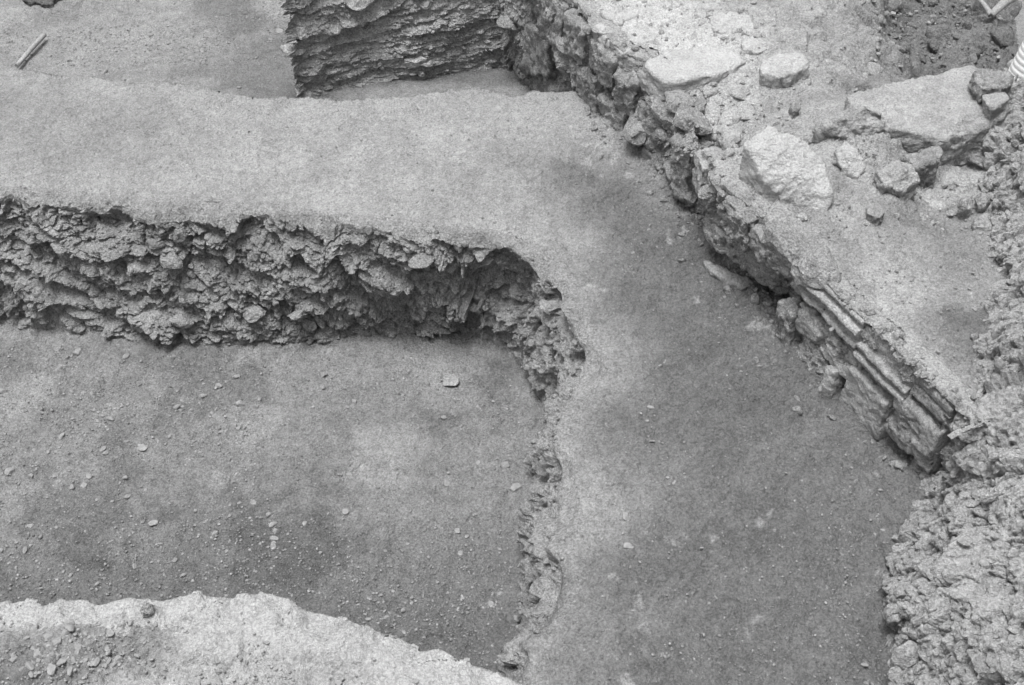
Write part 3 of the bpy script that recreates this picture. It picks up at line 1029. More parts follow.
# stones of the upper edge
stone_obj('wall_stone', prism([(640, 62), (668, 48), (735, 46), (748, 60), (720, 74), (664, 82)], 0.54, 0.16), M['stone_white'], wall, seed=311, rough=0.008)['label'] = 'broad flat white stone in the wall top'
stone_obj('wall_stone', prism([(592, 24), (612, 18), (640, 32), (650, 44), (622, 54)], 0.515, 0.12), M['stone_white'], wall, seed=312, rough=0.01)
stone_obj('wall_stone', prism([(618, 54), (640, 50), (662, 44), (668, 48), (640, 60)], 0.5, 0.12), M['stone_white'], wall, seed=313)
stone_obj('wall_stone', prism([(672, 112), (690, 100), (712, 112), (716, 140), (690, 152), (674, 140)], 0.40, 0.3), M['core'], wall, seed=314, rough=0.03, chip=0.05)
stone_obj('wall_stone', prism([(694, 150), (712, 144), (728, 150), (722, 166), (702, 168)], 0.5, 0.2), M['stone'], wall, seed=315, rough=0.015)
stone_obj('wall_stone', prism([(706, 168), (738, 158), (760, 180), (730, 196)], 0.46, 0.22), M['stone_grey'], wall, seed=316, rough=0.02, chip=0.04)
stone_obj('shelf_slab', prism([(704, 214), (722, 204), (768, 244), (800, 262), (770, 268), (730, 246)], 0.24, 0.1), M['core'], wall, seed=317, rough=0.02, chip=0.04)
stone_obj('wall_stone', prism([(740, 216), (775, 226), (806, 250), (800, 262), (766, 244)], 0.46, 0.12), M['stone_grey'], wall, seed=318, rough=0.015, chip=0.03)
stone_obj('wall_stone', prism([(700, 258), (728, 268), (758, 282), (745, 288), (712, 272)], 0.05, 0.1), M['stone_grey'], wall, seed=319, rough=0.01)

stone_obj('wall_stone', prism([(636, 42), (654, 38), (670, 49), (654, 58)], 0.53, 0.12), M['stone'], wall, seed=325, rough=0.02, chip=0.03)
stone_obj('wall_stone', prism([(668, 90), (690, 84), (712, 98), (700, 112), (678, 106)], 0.46, 0.2), M['core'], wall, seed=321, rough=0.025, chip=0.04)
stone_obj('wall_stone', prism([(716, 128), (736, 122), (744, 138), (728, 150)], 0.54, 0.14), M['stone'], wall, seed=322, rough=0.015, chip=0.03)
stone_obj('wall_stone', prism([(722, 196), (748, 196), (770, 214), (748, 224)], 0.5, 0.18), M['core'], wall, seed=323, rough=0.025, chip=0.05)
stone_obj('wall_stone', prism([(600, 12), (622, 4), (640, 14), (618, 24)], 0.53, 0.12), M['stone_white'], wall, seed=324, rough=0.015, chip=0.03)

# loose stones on top of the wall
G_LOOSE = 'loose stones lying on the wall top'


def loose(name, pts, mat, label, cat, seed, group=G_LOOSE, **k):
    o = stone_obj(name, pts, mat, None, seed=seed, **k)
    return tag(o, label, cat, group)


loose('boulder', prism([(742, 142), (768, 124), (800, 134), (822, 158), (834, 192), (826, 212), (796, 205), (764, 176)],
                       [0.73, 0.74, 0.72, 0.66, 0.58, 0.51, 0.52, 0.62], 0.3, 0.95), M['stone_white'],
      'large pale boulder on the wall edge, biggest of the loose stones', 'boulder', 401, sub=6, rough=0.016, chip=0.012, bev=0.02)
loose('stone_slab', prism([(843, 92), (862, 88), (972, 62), (1004, 72), (1012, 110), (985, 132), (940, 140), (890, 128), (852, 112)],
                          [0.66, 0.66, 0.68, 0.68, 0.66, 0.61, 0.61, 0.63, 0.64], 0.26, 1.0), M['stone'],
      'wide flat stone slab at the top right carrying two stones', 'slab', 402, sub=6, rough=0.012, chip=0.02)
loose('stone', prism([(815, 126), (856, 104), (884, 108), (892, 128), (870, 138), (834, 136)], [0.6, 0.69, 0.69, 0.62, 0.57, 0.56], 0.18, 1.1), M['stone'],
      'peaked stone leaning against the front of the flat slab', 'stone', 403, rough=0.02, chip=0.03)
loose('stone', prism([(834, 148), (846, 140), (856, 146), (868, 166), (858, 178), (842, 170)], [0.62, 0.63, 0.62, 0.58, 0.54, 0.56], 0.14), M['stone_white'],
      'pale blocky stone just right of the large boulder', 'stone', 404, rough=0.012, chip=0.02)
loose('stone', prism([(876, 170), (898, 160), (914, 168), (920, 180), (902, 192), (884, 184)], [0.6, 0.62, 0.62, 0.58, 0.55, 0.57], 0.14, 0.9), M['stone'],
      'angular stone in the middle of the loose stones before the hollow', 'stone', 405, rough=0.015, chip=0.03)
loose('stone', prism([(902, 154), (938, 144), (944, 152), (940, 162), (916, 168)], [0.58, 0.6, 0.6, 0.57, 0.56], 0.16, 0.85), M['stone_grey'],
      'grey stone with a dark front face beside the hollow', 'stone', 406, rough=0.015, chip=0.03)
loose('stone', prism([(866, 206), (876, 202), (886, 212), (880, 218), (868, 214)], 0.55, 0.08, 0.8), M['stone_grey'],
      'small dark lump below the angular stone', 'stone', 407, rough=0.01)
loose('stone', prism([(974, 70), (1000, 66), (1012, 76), (1008, 86), (982, 90)], [0.76, 0.77, 0.76, 0.74, 0.74], 0.08, 1.05), M['stone_grey'],
      'dark flat stone on the slab next to the ribbed pipe, upper of two', 'stone', 408, rough=0.012, chip=0.025)
loose('stone', prism([(982, 94), (1006, 90), (1010, 98), (994, 108), (986, 104)], 0.715, 0.08, 0.8), M['stone'],
      'pale pointed stone on the slab below the dark flat one', 'stone', 409, rough=0.008, chip=0.015)
loose('stone', prism([(706, 16), (726, 10), (750, 16), (756, 28), (738, 36), (714, 30)], [0.56, 0.58, 0.57, 0.56, 0.54, 0.55], 0.12), M['stone_white'],
      'rounded white stone at the far end of the wall top', 'stone', 410, rough=0.015)
loose('stone', prism([(742, 36), (756, 31), (768, 36), (772, 47), (758, 52), (744, 48)], 0.57, 0.14), M['stone_white'],
      'rounded pale stone behind the squared block', 'stone', 411, rough=0.015)
loose('stone', prism([(760, 58), (796, 50), (808, 56), (810, 68), (780, 78), (760, 72)], [0.6, 0.61, 0.61, 0.58, 0.57, 0.58], 0.13), M['stone_white'],
      'squared white block standing alone behind the boulder', 'block', 412, rough=0.01, chip=0.02)
loose('stone', prism([(790, 104), (798, 101), (800, 108), (793, 111)], 0.55, 0.05), M['stone_grey'],
      'tiny round stone on the dust behind the large boulder', 'stone', 413, rough=0.005, sub=4)
for k, (a, b, w, h, lab) in enumerate(((966, 205, 18, 16, 'roundish clod in the hollow against the earth bank, left of a pair'),
                                       (982, 203, 22, 20, 'roundish clod against the earth bank, right of a pair'),
                                       (983, 226, 22, 20, 'lumpy clod at the foot of the earth bank below the pair'))):
    p = U(a, b, 0.5)
    m = 0.0043
    V, f = rockverts(4, 420 + k, (w * m, w * m, h * m * 1.1), 8, 0.15)
    o = link('clod', V, f, M['mound'])
    o.location = (p[0], p[1], 0.5)
    tag(o, lab, 'clod', 'clods at the foot of the bank')

# ------------------------------------------------------------------ earth bank on the right
BANK = [((1030, 60), 0), ((1014, 92), 0), ((1000, 130), 0), ((990, 175), 0), ((988, 215), 0), ((994, 255), 0), ((1000, 300), 0), ((990, 340), 0),
        ((980, 375), 0), ((970, 405), 0), ((938, 474), 1), ((918, 492), 2), ((912, 525), 3), ((900, 568), 3), ((888, 610), 3), ((884, 645), 3), ((896, 690), 3), ((900, 800), 3)]


def right_bank():
    foot, mid = [], []
    for (a, b), k in BANK:
        if k == 0:
            m = U(a, b, 0.48)
            mid.append(m)
            foot.append(m - np.array([0.06, 0.0, 0.55]))
        else:
            f = U(a, b, -0.05)
            foot.append(f)
            mid.append(f + np.array([[0.10, 0.03, 0.5], [0.2, 0.03, 0.5], [0.27, 0.03, 0.5]][k - 1]))
    top = [m + np.array([0.75, 0.05, 0.75]) * (0.5 if k < 1 else 1.0) for k, m in enumerate(mid)]
    ns, nv, lipn = 900, 115, 12
    par = np.r_[0, np.cumsum(np.linalg.norm(np.diff(np.array(mid), axis=0), axis=1))]
    par = par / par[-1]
    Ga, hn, va, a, b = loft(top, mid, ns, nv, 1.6, lipn=lipn, par=par, hdir=(-1, -0.1, 0))
    Gb, hn, vb, a2, b2 = loft(mid, foot, ns, nv, 0.1, lipn=1, par=par, hdir=(-1, -0.1, 0))
    G = np.concatenate([Ga, Gb[:, 2:]], 1)
    v = np.r_[np.where(va < 0, va, va * 0.5), 0.5 + 0.5 * vb[2:]]
    G[:, lipn:] = smooth_rows(G[:, lipn:], 12)
    G = smooth_rows(G.transpose(1, 0, 2), 28).transpose(1, 0, 2)
    n = normals(G)
    n[:, :lipn] = np.array([0, 0, 1.0])
    s = np.sign(n[:, lipn + 60, 2])[:, None, None]
    n[:, lipn:] *= s
    fx = np.array([-0.84, -0.16, 0.5])
    n[:, lipn:] = 0.4 * n[:, lipn:] + 0.6 * fx
    n[:, lipn:] /= np.linalg.norm(n[:, lipn:], axis=2, keepdims=True)
    P = G.reshape(-1, 3)
    vv = np.tile(v, ns)
    S = P + 0.015 * np.stack([fbm(P, 6, 2, 171 + k) for k in range(3)], 1)
    # two tiers: a lower tumbled pile and a steeper face behind it
    tier = sstep(3.35, 2.95, P[:, 1]) * 0.08 * sstep(0.55, 0.68, vv + 0.12 * fbm(P, 3, 3, 174))
    D = tier + 0.07 * fbm(P, 2.2, 3, 175) + 0.07 * clods(S, 0.26, 176, 0.4, 0.2) + 0.05 * clods(S, 0.12, 177, 0.7, 0.3) + 0.026 * clods(S, 0.055, 178, 0.8, 0.3) + 0.007 * clods(S, 0.024, 179, 0.8, 0.3)
    D += -0.03 + 0.09 * sstep(3.1, 3.5, P[:, 1] + 0.1 * fbm(P, 3, 2, 196))
    V = P + n.reshape(-1, 3) * (1.0 * D * np.where(vv < 0, 0.3, 1))[:, None]
    nf = n.reshape(-1, 3)
    wt = np.where(vv > 0.25, 0.4 + sstep(-0.1, 0.25, fbm(P, 2.5, 3, 158)), 0)
    # clods tumbled over the end of the wall
    d_, f_ = ico(6)
    hc = np.array([1.97, 3.27, 0.2])
    hv = d_ * np.array([0.30, 0.36, 0.44]) + hc
    hs = hv + 0.015 * np.stack([fbm(hv, 6, 2, 171 + k) for k in range(3)], 1)
    hv = hv + d_ * (0.06 * fbm(hv, 2.5, 3, 198) + 0.06 * clods(hs, 0.16, 176, 0.5, 0.25) + 0.035 * clods(hs, 0.07, 177, 0.7, 0.3) + 0.015 * clods(hs, 0.03, 178, 0.8, 0.3))[:, None]
    Vm, Fm = merge([(V, tris(gridfaces(ns, len(v)))), (hv, f_), embed(hv, d_, np.ones(len(hv)), 260, 0.02, 0.08, 2.2, 197, 0.4), embed(V, nf, wt, 90, 0.06, 0.16, 2.0, 157, 0.6), embed(V, nf, wt, 1100, 0.02, 0.07, 2.4, 159, 0.45),
                    embed(V, nf, wt, 1200, 0.01, 0.02, 1.5, 160, 0.25)])
    o = link('earth_bank', Vm, Fm, M['mound'], smooth=False, attrs={'damp_dark': np.zeros(len(Vm)), 'dust': np.zeros(len(Vm))})
    tag(o, 'steep bank of crumbling clods along the right side', kind='structure')


right_bank()

for a, b, z, dm, sd, lab in ((974, 428, 0.42, (0.17, 0.15, 0.13), 441, 'lumpy clod of earth capping the buried end of the wall'),
                             (956, 452, 0.22, (0.13, 0.11, 0.10), 442, 'small clod wedged under the buried end of the wall')):
    p = U(a, b, z)
    V, f = rockverts(5, sd, dm, 9, 0.14)
    V = V + vnormals(V, f) * (0.010 * clods(V, 0.04, sd, 0.9, 0.3))[:, None]
    o = link('clod', V, f, M['mound'], smooth=False)
    o.location = p
    tag(o, lab, 'clod', 'clods at the foot of the bank')

# ------------------------------------------------------------------ near bank, bottom left
NB = [(-260, 596), (-100, 604), (0, 602), (24, 599), (46, 606), (75, 602), (110, 606), (150, 606), (175, 604), (200, 599), (225, 601), (255, 598), (272, 601), (300, 613),
      (325, 613), (350, 617), (375, 632), (395, 634), (420, 648), (440, 650), (465, 663), (490, 668), (515, 681), (545, 694), (620, 730), (700, 790)]
NBZ = 0.12
NE = [U(a, b, NBZ) for a, b in NB]


def near_h(x, y):
    p = P3(x, y)
    rid = 1 - np.abs(fbm(p + 0.1 * fbm(p, 3, 2, 189)[:, None], 3.4, 3, 180)) * 3
    return NBZ + 0.035 * fbm(p, 2.2, 4, 181) + 0.012 * fbm(p, 9, 3, 182) + 0.03 * np.clip(rid, -0.3, 1)


def near_bank():
    ne = catmull(NE, 400)[0]
    x, y, Fc = sheet(-2.6, 0.9, 0.9, 3.1, 0.0065)
    poly = [tuple(p[:2]) for p in ne] + [(0.9, 0.5), (-2.8, 0.5)]
    d = polydist(x, y, [tuple(p[:2]) for p in ne[::4]], False)
    ok = inpoly(x, y, poly) & (d > 0.085)
    used, Fc = keepfaces(Fc, ok[Fc].all(1), len(x))
    x, y, d = x[used], y[used], d[used]
    p = P3(x, y)
    rub = soft(x, y, pxpoly([(-100, 640), (60, 620), (170, 612), (190, 660), (120, 690), (60, 760), (-100, 760)], NBZ), 0.12, 183)
    z = near_h(x, y) + (0.004 + 0.012 * rub) * clods(p, 0.04, 184, 1.1, 0.3) + 0.014 * clods(p, 0.2, 185, 0.8, 0.1) + 0.004 * fbm(p, 30, 3, 186) + 0.012 * rub * clods(p, 0.09, 187, 1.0, 0.2)
    damp_dark = np.clip(0.8 * rub + 0.5 * sstep(0.1, 0.35, fbm(p, 3, 4, 188)), 0, 1)
    dust = np.clip(0.9 * sstep(0.5, 0.05, d) * (1 - rub), 0, 1)
    o = link('near_bank', np.stack([x, y, z], 1), Fc, M['bank'], attrs={'damp_dark': damp_dark, 'dust': dust})
    tag(o, 'pale dusty bank of earth in front of the pit', kind='structure')
    # its broken lip and the hidden side towards the pit
    foot = [np.array([q[0], q[1] + 0.1, PITZ - 0.05]) for q in NE]
    ns, nv, lipn = 900, 60, 18
    G, hn, v, a, b = loft(NE[::-1], foot[::-1], ns, nv, 0.13, lipn=lipn)
    P = G.reshape(-1, 3)
    vv = np.tile(v, ns)
    hh = np.repeat(hn, len(v), 0)
    P2 = P * np.array([1, 1, 0.0])
    D = 0.02 * fbm(P2, 5, 4, 191) + 0.022 * clods(P2, 0.16, 192, 0.7, 0.0) + np.where(vv > 0, 0.03 * clods(P, 0.09, 193, 0.9, 0.2), 0)
    V = P + hh * (D * sstep(-1, 0, vv))[:, None]
    base = near_h(V[:, 0], V[:, 1]) - NBZ
    mic = 0.003 * clods(P3(V[:, 0], V[:, 1]), 0.04, 184, 1.1, 0.3) + 0.014 * clods(P3(V[:, 0], V[:, 1]), 0.2, 185, 0.8, 0.1)
    V[:, 2] += np.where(vv <= 0, base + mic - 0.012 * sstep(-0.7, -1, vv), base * (1 - vv))
    V[:, 2] += np.where((vv <= 0), 0.012 * clods(P3(V[:, 0], V[:, 1], 3.0), 0.13, 194, 0.8, 0.05) * sstep(-1, -0.3, vv), 0)
    o = link('near_bank_side', V, gridfaces(ns, len(v)), M['bank'], attrs={'damp_dark': 0 * vv, 'dust': 0.8 * (vv < 0.1)})
    tag(o, 'broken lip of the pale near bank above the pit', kind='structure')


near_bank()

# ------------------------------------------------------------------ wide ground around the dig
def wide_ground():
    r = np.r_[0.0, np.geomspace(4, 400, 60)]
    th = np.linspace(0, 2 * np.pi, 97)
    R, T = np.meshgrid(r, th, indexing='ij')
    x, y = (R * np.cos(T)).ravel(), (R * np.sin(T) + 4).ravel()
    z = -1.0 + 0.3 * sstep(6, 30, R.ravel()) * fbm(P3(x, y), 0.08, 3, 195)
    o = link('ground', np.stack([x, y, z], 1), gridfaces(len(r), len(th)), M['far'], attrs={'damp_dark': 0 * x, 'dust': 0 * x})
    tag(o, 'bare ground around the dig', kind='structure')


wide_ground()

# ------------------------------------------------------------------ pebbles and gravel
protos = []
for k in range(9):
    r = np.random.default_rng(600 + k)
    V, f = rockverts(3, 600 + k, (1.0, r.uniform(0.55, 0.95), r.uniform(0.4, 0.75)), 14, 0.07, 1.0)
    me = link('small_stone', V, f, M['pebble'], smooth=False)
    mesh = me.data
    bpy.data.objects.remove(me)
    protos.append(mesh)


def surf(px, py, where):
    z = {'pit': PITZ, 'ledge': 0.0, 'top': TOPZ, 'near': NBZ, 'far': FARZ}[where]
    fn = {'pit': pit_h, 'ledge': ledge_h, 'top': lambda x, y: top_h(x, y)[0], 'near': near_h, 'far': far_h}[where]
    for _ in range(3):
        p = U(px, py, z)
        z = float(fn(np.array([p[0]]), np.array([p[1]]))[0])
    return p


def pebble(px, py, size_px, where, label, group, flat=1.0, name='small_stone'):
    p = surf(px, py, where)
    dist = np.linalg.norm(p - np.array([0, 0, H]))
    s = size_px * dist / F
    o = bpy.data.objects.new(name, random.choice(protos))
    col.objects.link(o)
    o.location = (p[0], p[1], p[2] + random.uniform(-0.02, 0.14) * s * flat)
    o.scale = (s, s * random.uniform(0.8, 1.1), s * flat)
    o.rotation_euler = (random.uniform(-.3, .3), random.uniform(-.3, .3), random.uniform(0, 6.28))
    tag(o, label, 'stone', group)
    return o


GP = 'small stones scattered on the pit floor'
LP = 'small stone lying loose on the earth floor of the pit'
for a, b, s, lab in ((177, 408, 10, 'bright round pebble on the upper left of the pit floor'),
                     (62, 436, 10, 'pale oval pebble beside the dark patch at the left of the pit'),
                     (9, 472, 10, 'pale pebble near the left edge of the photo on the pit floor'),
                     (89, 476, 10, 'larger stone in a row of three on the dark patch of pit floor'),
                     (103, 449, 8, 'pale stone just above the row of three in the pit'),
                     (143, 448, 11, 'flattish pale stone on the middle left of the pit floor'),
                     (218, 386, 10, 'flattish stone below the pit side in a cluster of grit'),
                     (203, 396, 9, 'pale stone next to the bright round pebble'),
                     (274, 539, 10, 'round stone alone on the lower middle of the pit floor'),
                     (345, 512, 10, 'round pebble on the darker middle of the pit floor'),
                     (516, 488, 13, 'largest stone at the foot of the right pit side'),
                     (506, 465, 10, 'long stone at the foot of the right pit side'),
                     (84, 486, 8, 'dark stone in the row of three on the pit floor'),
                     (72, 487, 8, 'smallest stone in the row of three on the pit floor')):
    pebble(a, b, s, 'pit', lab, GP, 0.85)
# the flat chip
c0 = surf(451, 380, 'pit')
o = stone_obj('stone_chip', [tuple(U(a, b, PITZ + z)) for a, b in ((443, 376), (448, 373), (457, 375), (460, 381), (456, 386), (443, 386)) for z in (0.022, -0.01)], M['stone'], None,
              sub=4, rough=0.003, chip=0.0, bev=0.02, seed=650)
tag(o, 'flat pale stone chip lying alone on the upper right pit floor', 'stone', GP)
rn = random.Random(5)
clus = [(rn.uniform(0, 510), rn.uniform(350, 640)) for _ in range(26)]
n = 0
while n < 215:
    if n % 5 < 3:
        q = clus[rn.randrange(len(clus))]
        a, b = rn.gauss(q[0], 17), rn.gauss(q[1], 11)
    else:
        a, b = rn.uniform(0, 540), rn.uniform(345, 660)
    if b > 595 + max(0, a - 270) * 0.33 or a > 525 - max(0, 400 - b) * 0.3:
        continue
    if rn.random() > 0.45 + 0.55 * (a < 280):
        continue
    pebble(a, b, min(10, 3.2 + rn.expovariate(0.5)), 'pit', LP, GP, rn.uniform(0.7, 1))
    n += 1
GL = 'pale grit stones on the earth ledge'
for k in range(46):
    t = rn.random()
    a, b = (rn.uniform(600, 890), rn.uniform(260, 680)) if t < 0.75 else (rn.uniform(20, 560), rn.uniform(110, 190))
    if a > 560 and b < 200 + (a - 640) * 1.12 - 30:
        continue
    if a > 860 and b < 480:
        continue
    pebble(a, b, rn.uniform(2.2, 5), 'ledge', 'tiny pale stone pressed into the surface of the earth ledge', GL, 0.8)
for a, b, s, lab in ((883, 531, 7, 'white pebble, upper of a small cluster at the foot of the right bank'), (874, 535, 6, 'white pebble, lower of a small cluster at the foot of the right bank'),
                     (865, 665, 8, 'white pebble at the bottom of the ledge by the right bank'), (629, 546, 13, 'broad pale stone bedded in the middle of the ledge'),
                     (626, 516, 11, 'pale stone flush with the ledge near the pit edge'), (650, 408, 9, 'bright chip on the ledge to the right of the pit corner')):
    pebble(a, b, s, 'ledge', lab, GL, 0.55)
GN = 'lumps of earth on the near bank'
p = surf(148, 612, 'near')
V, f = rockverts(5, 671, (0.052, 0.05, 0.05), 7, 0.16, 0.4)
V = V + vnormals(V, f) * (0.004 * clods(V, 0.013, 672, 0.8, 0.3))[:, None]
o = link('clod', V, f, M['core'])
o.location = (p[0], p[1], p[2] + 0.014)
tag(o, 'round dark clod on the crest of the near bank', 'clod', GN)
for a, b, s, lab in ((30, 667, 15, 'largest clod in the heap on the near bank'), (52, 670, 12, 'clod at the lower end of the heap on the near bank'),
                     (62, 661, 11, 'clod right of the largest one in the near bank heap'), (38, 654, 12, 'clod above the largest one in the near bank heap'), (48, 637, 11, 'upper clod of the heap on the near bank'),
                     (70, 629, 14, 'clod between the heap and the crest of the near bank'), (131, 623, 7, 'white pebble below the round clod on the near bank'), (232, 633, 9, 'dark clod alone on the smooth part of the near bank'),
                     (147, 679, 10, 'long pale stone at the lower edge of the near bank')):
    o = pebble(a, b, s, 'near', lab, GN, 0.85, 'clod')
for k in range(95):
    a, b = rn.gauss(68, 50), rn.gauss(650, 18)
    if k > 72:
        a, b = rn.uniform(180, 420), rn.uniform(640, 690)
    if b < 618 + max(0, a - 270) * 0.4:
        continue
    pebble(a, b, rn.uniform(3.5, 10), 'near', 'small crumb of earth on the pale near bank', GN, 0.85, 'clod')
GF = 'small stones on the far pit floor'
for a, b, s, lab in ((104, 73, 10, 'dark stone on the far floor against the ledge edge'), (117, 47, 5, None), (133, 44, 5, None), (279, 31, 9, 'dark stone by the foot of the earth block'), (286, 56, 6, None),
                     (150, 35, 7, None), (200, 45, 7, None), (60, 36, 6, None), (239, 88, 6, 'stone touching the ledge edge near the earth block')):
    pebble(a, b, s, 'far', lab or 'small stone on the trodden floor of the far pit', GF, 0.7)
for k in range(40):
    pebble(rn.uniform(0, 280), rn.uniform(2, 62), rn.uniform(2.5, 5.5), 'far', 'small stone on the trodden floor of the far pit', GF, 0.8)
GT = 'small stones on the wall top earth'
for k in range(70):
    a, b = rn.uniform(830, 985), rn.uniform(185, 330)
    if k > 35:
        a, b = rn.gauss(955, 18), rn.gauss(200, 16)
    if k > 55:
        a, b = rn.uniform(680, 860), rn.uniform(5, 130)
    pebble(a, b, rn.uniform(2.5, 6.5), 'top', 'small stone in the dust on top of the wall fill', GT, 0.8)


def gravel(name, n, region, where, smin, smax, label, seed, dens=None):
    r = np.random.default_rng(seed)
    d, f = ico(1)
    shapes = []
    for k in range(12):
        v = d * r.uniform(0.55, 1.0, 3)
        v = v * (1 + r.uniform(-0.25, 0.25, (len(d), 1)))
        shapes.append(v)
    VV, FF = [], []
    x0, x1, y0, y1 = region
    px = r.uniform(x0, x1, n)
    py = r.uniform(y0, y1, n)
    z = {'pit': PITZ, 'ledge': 0.0, 'top': TOPZ, 'near': NBZ, 'far': FARZ}[where]
    pts = np.array([U(a, b, z) for a, b in zip(px, py)])
    if dens is not None:
        keep = dens(px, py, pts, r)
        pts = pts[keep]
    fn = {'pit': pit_h, 'ledge': ledge_h, 'top': lambda x, y: top_h(x, y)[0], 'near': near_h, 'far': far_h}[where]
    cam = np.array([0, 0, H])
    for _ in range(3):                       # slide down the sight line on to the real surface
        zz = fn(pts[:, 0], pts[:, 1])
        dd = pts - cam
        pts = cam + dd * ((zz - H) / dd[:, 2])[:, None]
    zz = fn(pts[:, 0], pts[:, 1])
    m = len(pts)
    s = smin + (smax - smin) * r.random(m) ** 2.5
    ang = r.uniform(0, 6.28, m)
    for k in range(m):
        v = shapes[k % 12] * s[k] * 0.5
        c, sn = math.cos(ang[k]), math.sin(ang[k])
        v = np.stack([v[:, 0] * c - v[:, 1] * sn, v[:, 0] * sn + v[:, 1] * c, v[:, 2]], 1)
        VV.append(v + np.array([pts[k, 0], pts[k, 1], zz[k] + s[k] * 0.12]))
        FF.append(f + k * len(d))
    o = link(name, np.concatenate(VV), np.concatenate(FF), M['pebble' if name == 'wall_gravel' else 'gravel'], smooth=False)
    tag(o, label, kind='stuff')


def dens_pit(px, py, p, r):
    k = fbm(p, 1.8, 4, 701) * 1.2 + 0.35 + 0.25 * (px < 260)
    ok = (py < 600 + np.maximum(0, px - 270) * 0.33) & (px < 535 - np.maximum(0, 410 - py) * 0.6) & (py > 338)
    return (r.random(len(px)) < k) & ok


gravel('pit_gravel', 17000, (-40, 545, 335, 690), 'pit', 0.006, 0.02, 'fine grit strewn over the pit floor', 71, dens_pit)


def dens_ledge(px, py, p, r):
    right = (py > 215 + (px - 690) * 1.15 + 30) & (px > 590) & ((px < 890) | (py < 480))
    left = (px < 600) & (py > 105) & (py < 190 + np.maximum(0, px - 200) * 0.12)
    return (right & (r.random(len(px)) < 0.3 + fbm(p, 2, 3, 702) + 0.5 * (px > 830))) | (left & (r.random(len(px)) < 0.3 + fbm(p, 2, 3, 704)))


gravel('ledge_gravel', 8500, (0, 900, 100, 690), 'ledge', 0.005, 0.015, 'fine pale grit on the ledge', 72, dens_ledge)


def dens_near(px, py, p, r):
    k = np.exp(-((px - 70) / 90) ** 2 - ((py - 655) / 40) ** 2) + 0.8 * np.exp(-((px - 255) / 40) ** 2 - ((py - 680) / 20) ** 2) + 0.06
    return (r.random(len(px)) < k) & (py > 612 + np.maximum(0, px - 270) * 0.36)


gravel('bank_gravel', 3200, (-20, 500, 600, 700), 'near', 0.006, 0.02, 'crumbs of earth on the near bank', 73, dens_near)


def dens_top(px, py, p, r):
    k = 0.5 + fbm(p, 2.5, 3, 703)
    ok = (py > 50 + (px - 640) * 1.02) == False
    return (r.random(len(px)) < k) & ok


gravel('wall_gravel', 2200, (600, 1000, 0, 400), 'top', 0.007, 0.022, 'grit and crumbs on the wall top', 74, dens_top)
gravel('far_gravel', 2600, (0, 285, -10, 66), 'far', 0.007, 0.02, 'grit on the far pit floor', 75)
gravel('trench_gravel', 260, (868, 1010, -10, 60), 'top', 0.01, 0.045, 'broken soil in the dark trench behind the slab', 76)


# ------------------------------------------------------------------ stick, forked branch, pipe, dark slab
def tube(name, pts, rad, mat, seg=14, seed=0, wob=0.06, sub=10):
    pts = np.array(pts, float)
    C, _ = catmull(pts, sub * (len(pts) - 1) + 1)
    rr = np.interp(np.linspace(0, 1, len(C)), np.linspace(0, 1, len(rad)), rad)
    rr = np.r_[0.01 * rr[0], rr[0] * 0.9, rr, rr[-1] * 0.9, 0.01 * rr[-1]]
    C = np.vstack([C[0], C[0], C, C[-1], C[-1]])
    t = np.gradient(np.vstack([C[2:-2]]), axis=0)
    t = np.vstack([t[0], t[0], t, t[-1], t[-1]])
    t /= np.linalg.norm(t, axis=1, keepdims=True)
    up = np.array([0.13, 0.2, 1.0])
    a = np.cross(t, up)
    a /= np.linalg.norm(a, axis=1, keepdims=True)
    b = np.cross(t, a)
    th = np.linspace(0, 2 * np.pi, seg, endpoint=False)
    V = C[:, None] + rr[:, None, None] * (np.cos(th)[None, :, None] * a[:, None] + np.sin(th)[None, :, None] * b[:, None])
    P = V.reshape(-1, 3)
    d = P - np.repeat(C, seg, 0)
    P = P + d * (wob * fbm(P, 25, 3, seed))[:, None]
    idx = np.arange(len(C) * seg).reshape(len(C), seg)
    f = np.stack([idx[:-1], idx[1:], np.roll(idx, -1, 1)[1:], np.roll(idx, -1, 1)[:-1]], -1).reshape(-1, 4)
    return P, f


p0, p1 = U(18, 70, FARZ), U(46, 40, FARZ)
p0, p1 = p0 + np.array([0, 0, 0.03]), p1 + np.array([0, 0, 0.04])
V, f = tube('stick', [p0, (p0 + p1) / 2 + np.array([0.0, 0, 0.004]), p1], [0.015, 0.016, 0.015], M['wood'], seed=1)
o = link('stick', V - p0, f, M['wood'])
o.location = p0
tag(o, 'short pale wooden stick lying on the far pit floor at top left', 'stick')

q = U(22, -4, FARZ)
o = stone_obj('stone', prism([(18, -8), (36, -12), (58, -8), (50, 4), (30, 3)], FARZ + 0.05, 0.08), M['dark'], None, seed=661, rough=0.03, chip=0.05)
tag(o, 'dark flat stone cut off by the top left edge of the photo', 'stone', GF)

zt = 0.2
br = empty('forked_branch', tuple(U(985, 12, zt)))
tag(br, 'pale forked branch lying on the dark soil at the top right corner', 'branch')
bl = np.array(br.location)
J, E1, E2, E3 = U(991, 15, zt + 0.04), U(976, -3, zt + 0.08), U(1016, -4, zt + 0.12), U(1003, 12, zt)
V, f = tube('limb', [E1, (E1 + J) / 2 + np.array([0, 0, 0.01]), J], [0.012, 0.013, 0.018], M['wood'], seed=3)
link('limb', V - bl, f, M['wood'], br)
V, f = tube('limb', [J, (E2 + J) / 2 + np.array([0, 0, 0.015]), E2], [0.02, 0.026, 0.024], M['wood'], seed=4)
link('limb', V - bl, f, M['wood'], br)

# ribbed pipe, leaning slightly
pb = U(1030, 90, 0.55)
pipe = empty('ribbed_pipe', tuple(pb))
tag(pipe, 'pale ribbed plastic pipe standing upright at the right edge by the slab', 'pipe')
R0 = 0.135


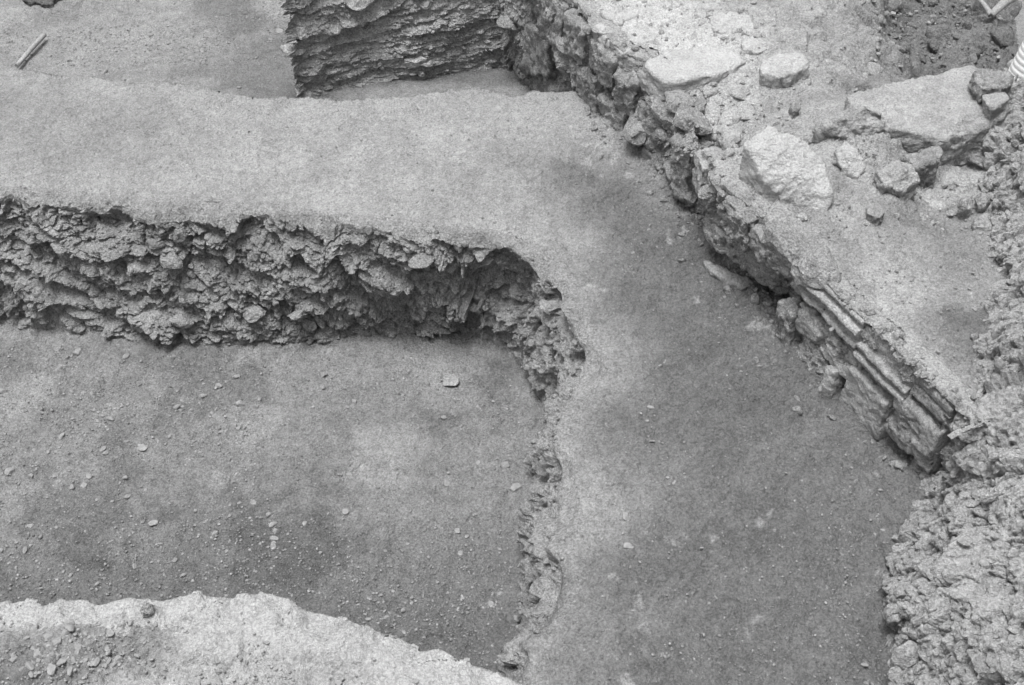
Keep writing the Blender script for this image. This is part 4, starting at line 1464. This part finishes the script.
def lathe(prof, seg=64):
    th = np.linspace(0, 2 * np.pi, seg, endpoint=False)
    V = np.array([[(r * math.cos(t), r * math.sin(t), z) for t in th] for r, z in prof]).reshape(-1, 3)
    idx = np.arange(len(prof) * seg).reshape(len(prof), seg)
    f = np.stack([idx[:-1], np.roll(idx, -1, 1)[:-1], np.roll(idx, -1, 1)[1:], idx[1:]], -1).reshape(-1, 4)
    return V, f


prof = []
for k in range(9):
    z = k * 0.028
    r = R0 * (1 - 0.02 * k)
    prof += [(r * 0.99, z), (r * 0.99, z + 0.006), (r, z + 0.010), (r * 1.0, z + 0.020), (r * 0.99, z + 0.024)]
V, f = lathe(prof)
link('ribbed_body', V, f, M['plastic'], pipe)
z0 = 9 * 0.028
r1 = R0 * 0.80
V, f = lathe([(R0 * 0.80, z0 - 0.004), (r1 + 0.006, z0 + 0.004), (r1 + 0.004, z0 + 0.19), (r1 - 0.004, z0 + 0.196), (r1 - 0.012, z0 + 0.19), (r1 - 0.012, z0 - 0.1)])
link('collar', V, f, M['plastic'], pipe)
pipe.rotation_euler = (math.radians(-4), math.radians(6), 0)

# ------------------------------------------------------------------ light
w = bpy.data.worlds.new('World')
scene.world = w
w.use_nodes = True
nt = w.node_tree
bg = nt.nodes['Background']
sky = nt.nodes.new('ShaderNodeTexSky')
sky.sky_type = 'NISHITA'
sky.sun_disc = False
EL, AZ = math.radians(81), math.radians(-120)       # sun high, behind and to the right
sky.sun_elevation = EL
sky.sun_rotation = AZ
sky.dust_density = 4.0
bw = nt.nodes.new('ShaderNodeRGBToBW')
nt.links.new(sky.outputs[0], bw.inputs[0])
nt.links.new(bw.outputs[0], bg.inputs['Color'])
bg.inputs['Strength'].default_value = 0.115
sun = bpy.data.lights.new('sun', 'SUN')
sun.energy = 1.9
sun.angle = math.radians(24)
sun.color = (1, 1, 1)
so = bpy.data.objects.new('sun', sun)
col.objects.link(so)
dv = Vector((math.sin(AZ) * math.cos(EL), math.cos(AZ) * math.cos(EL), math.sin(EL)))
so.rotation_euler = dv.to_track_quat('Z', 'Y').to_euler()
so.location = (3, 3, 8)

cam = bpy.data.cameras.new('camera')
cam.sensor_width = 36
cam.lens = 36 * F / 1024
cam.clip_end = 1000
co = bpy.data.objects.new('camera', cam)
co.location = (0, 0, H)
co.rotation_euler = (math.pi / 2 - PITCH, 0, 0)
col.objects.link(co)
scene.camera = co
scene.view_settings.view_transform = 'Standard'
scene.view_settings.look = 'None'
scene.view_settings.gamma = 1.0
scene.view_settings.exposure = 1.28
scene.render.engine = 'CYCLES'
scene.cycles.use_denoising = True
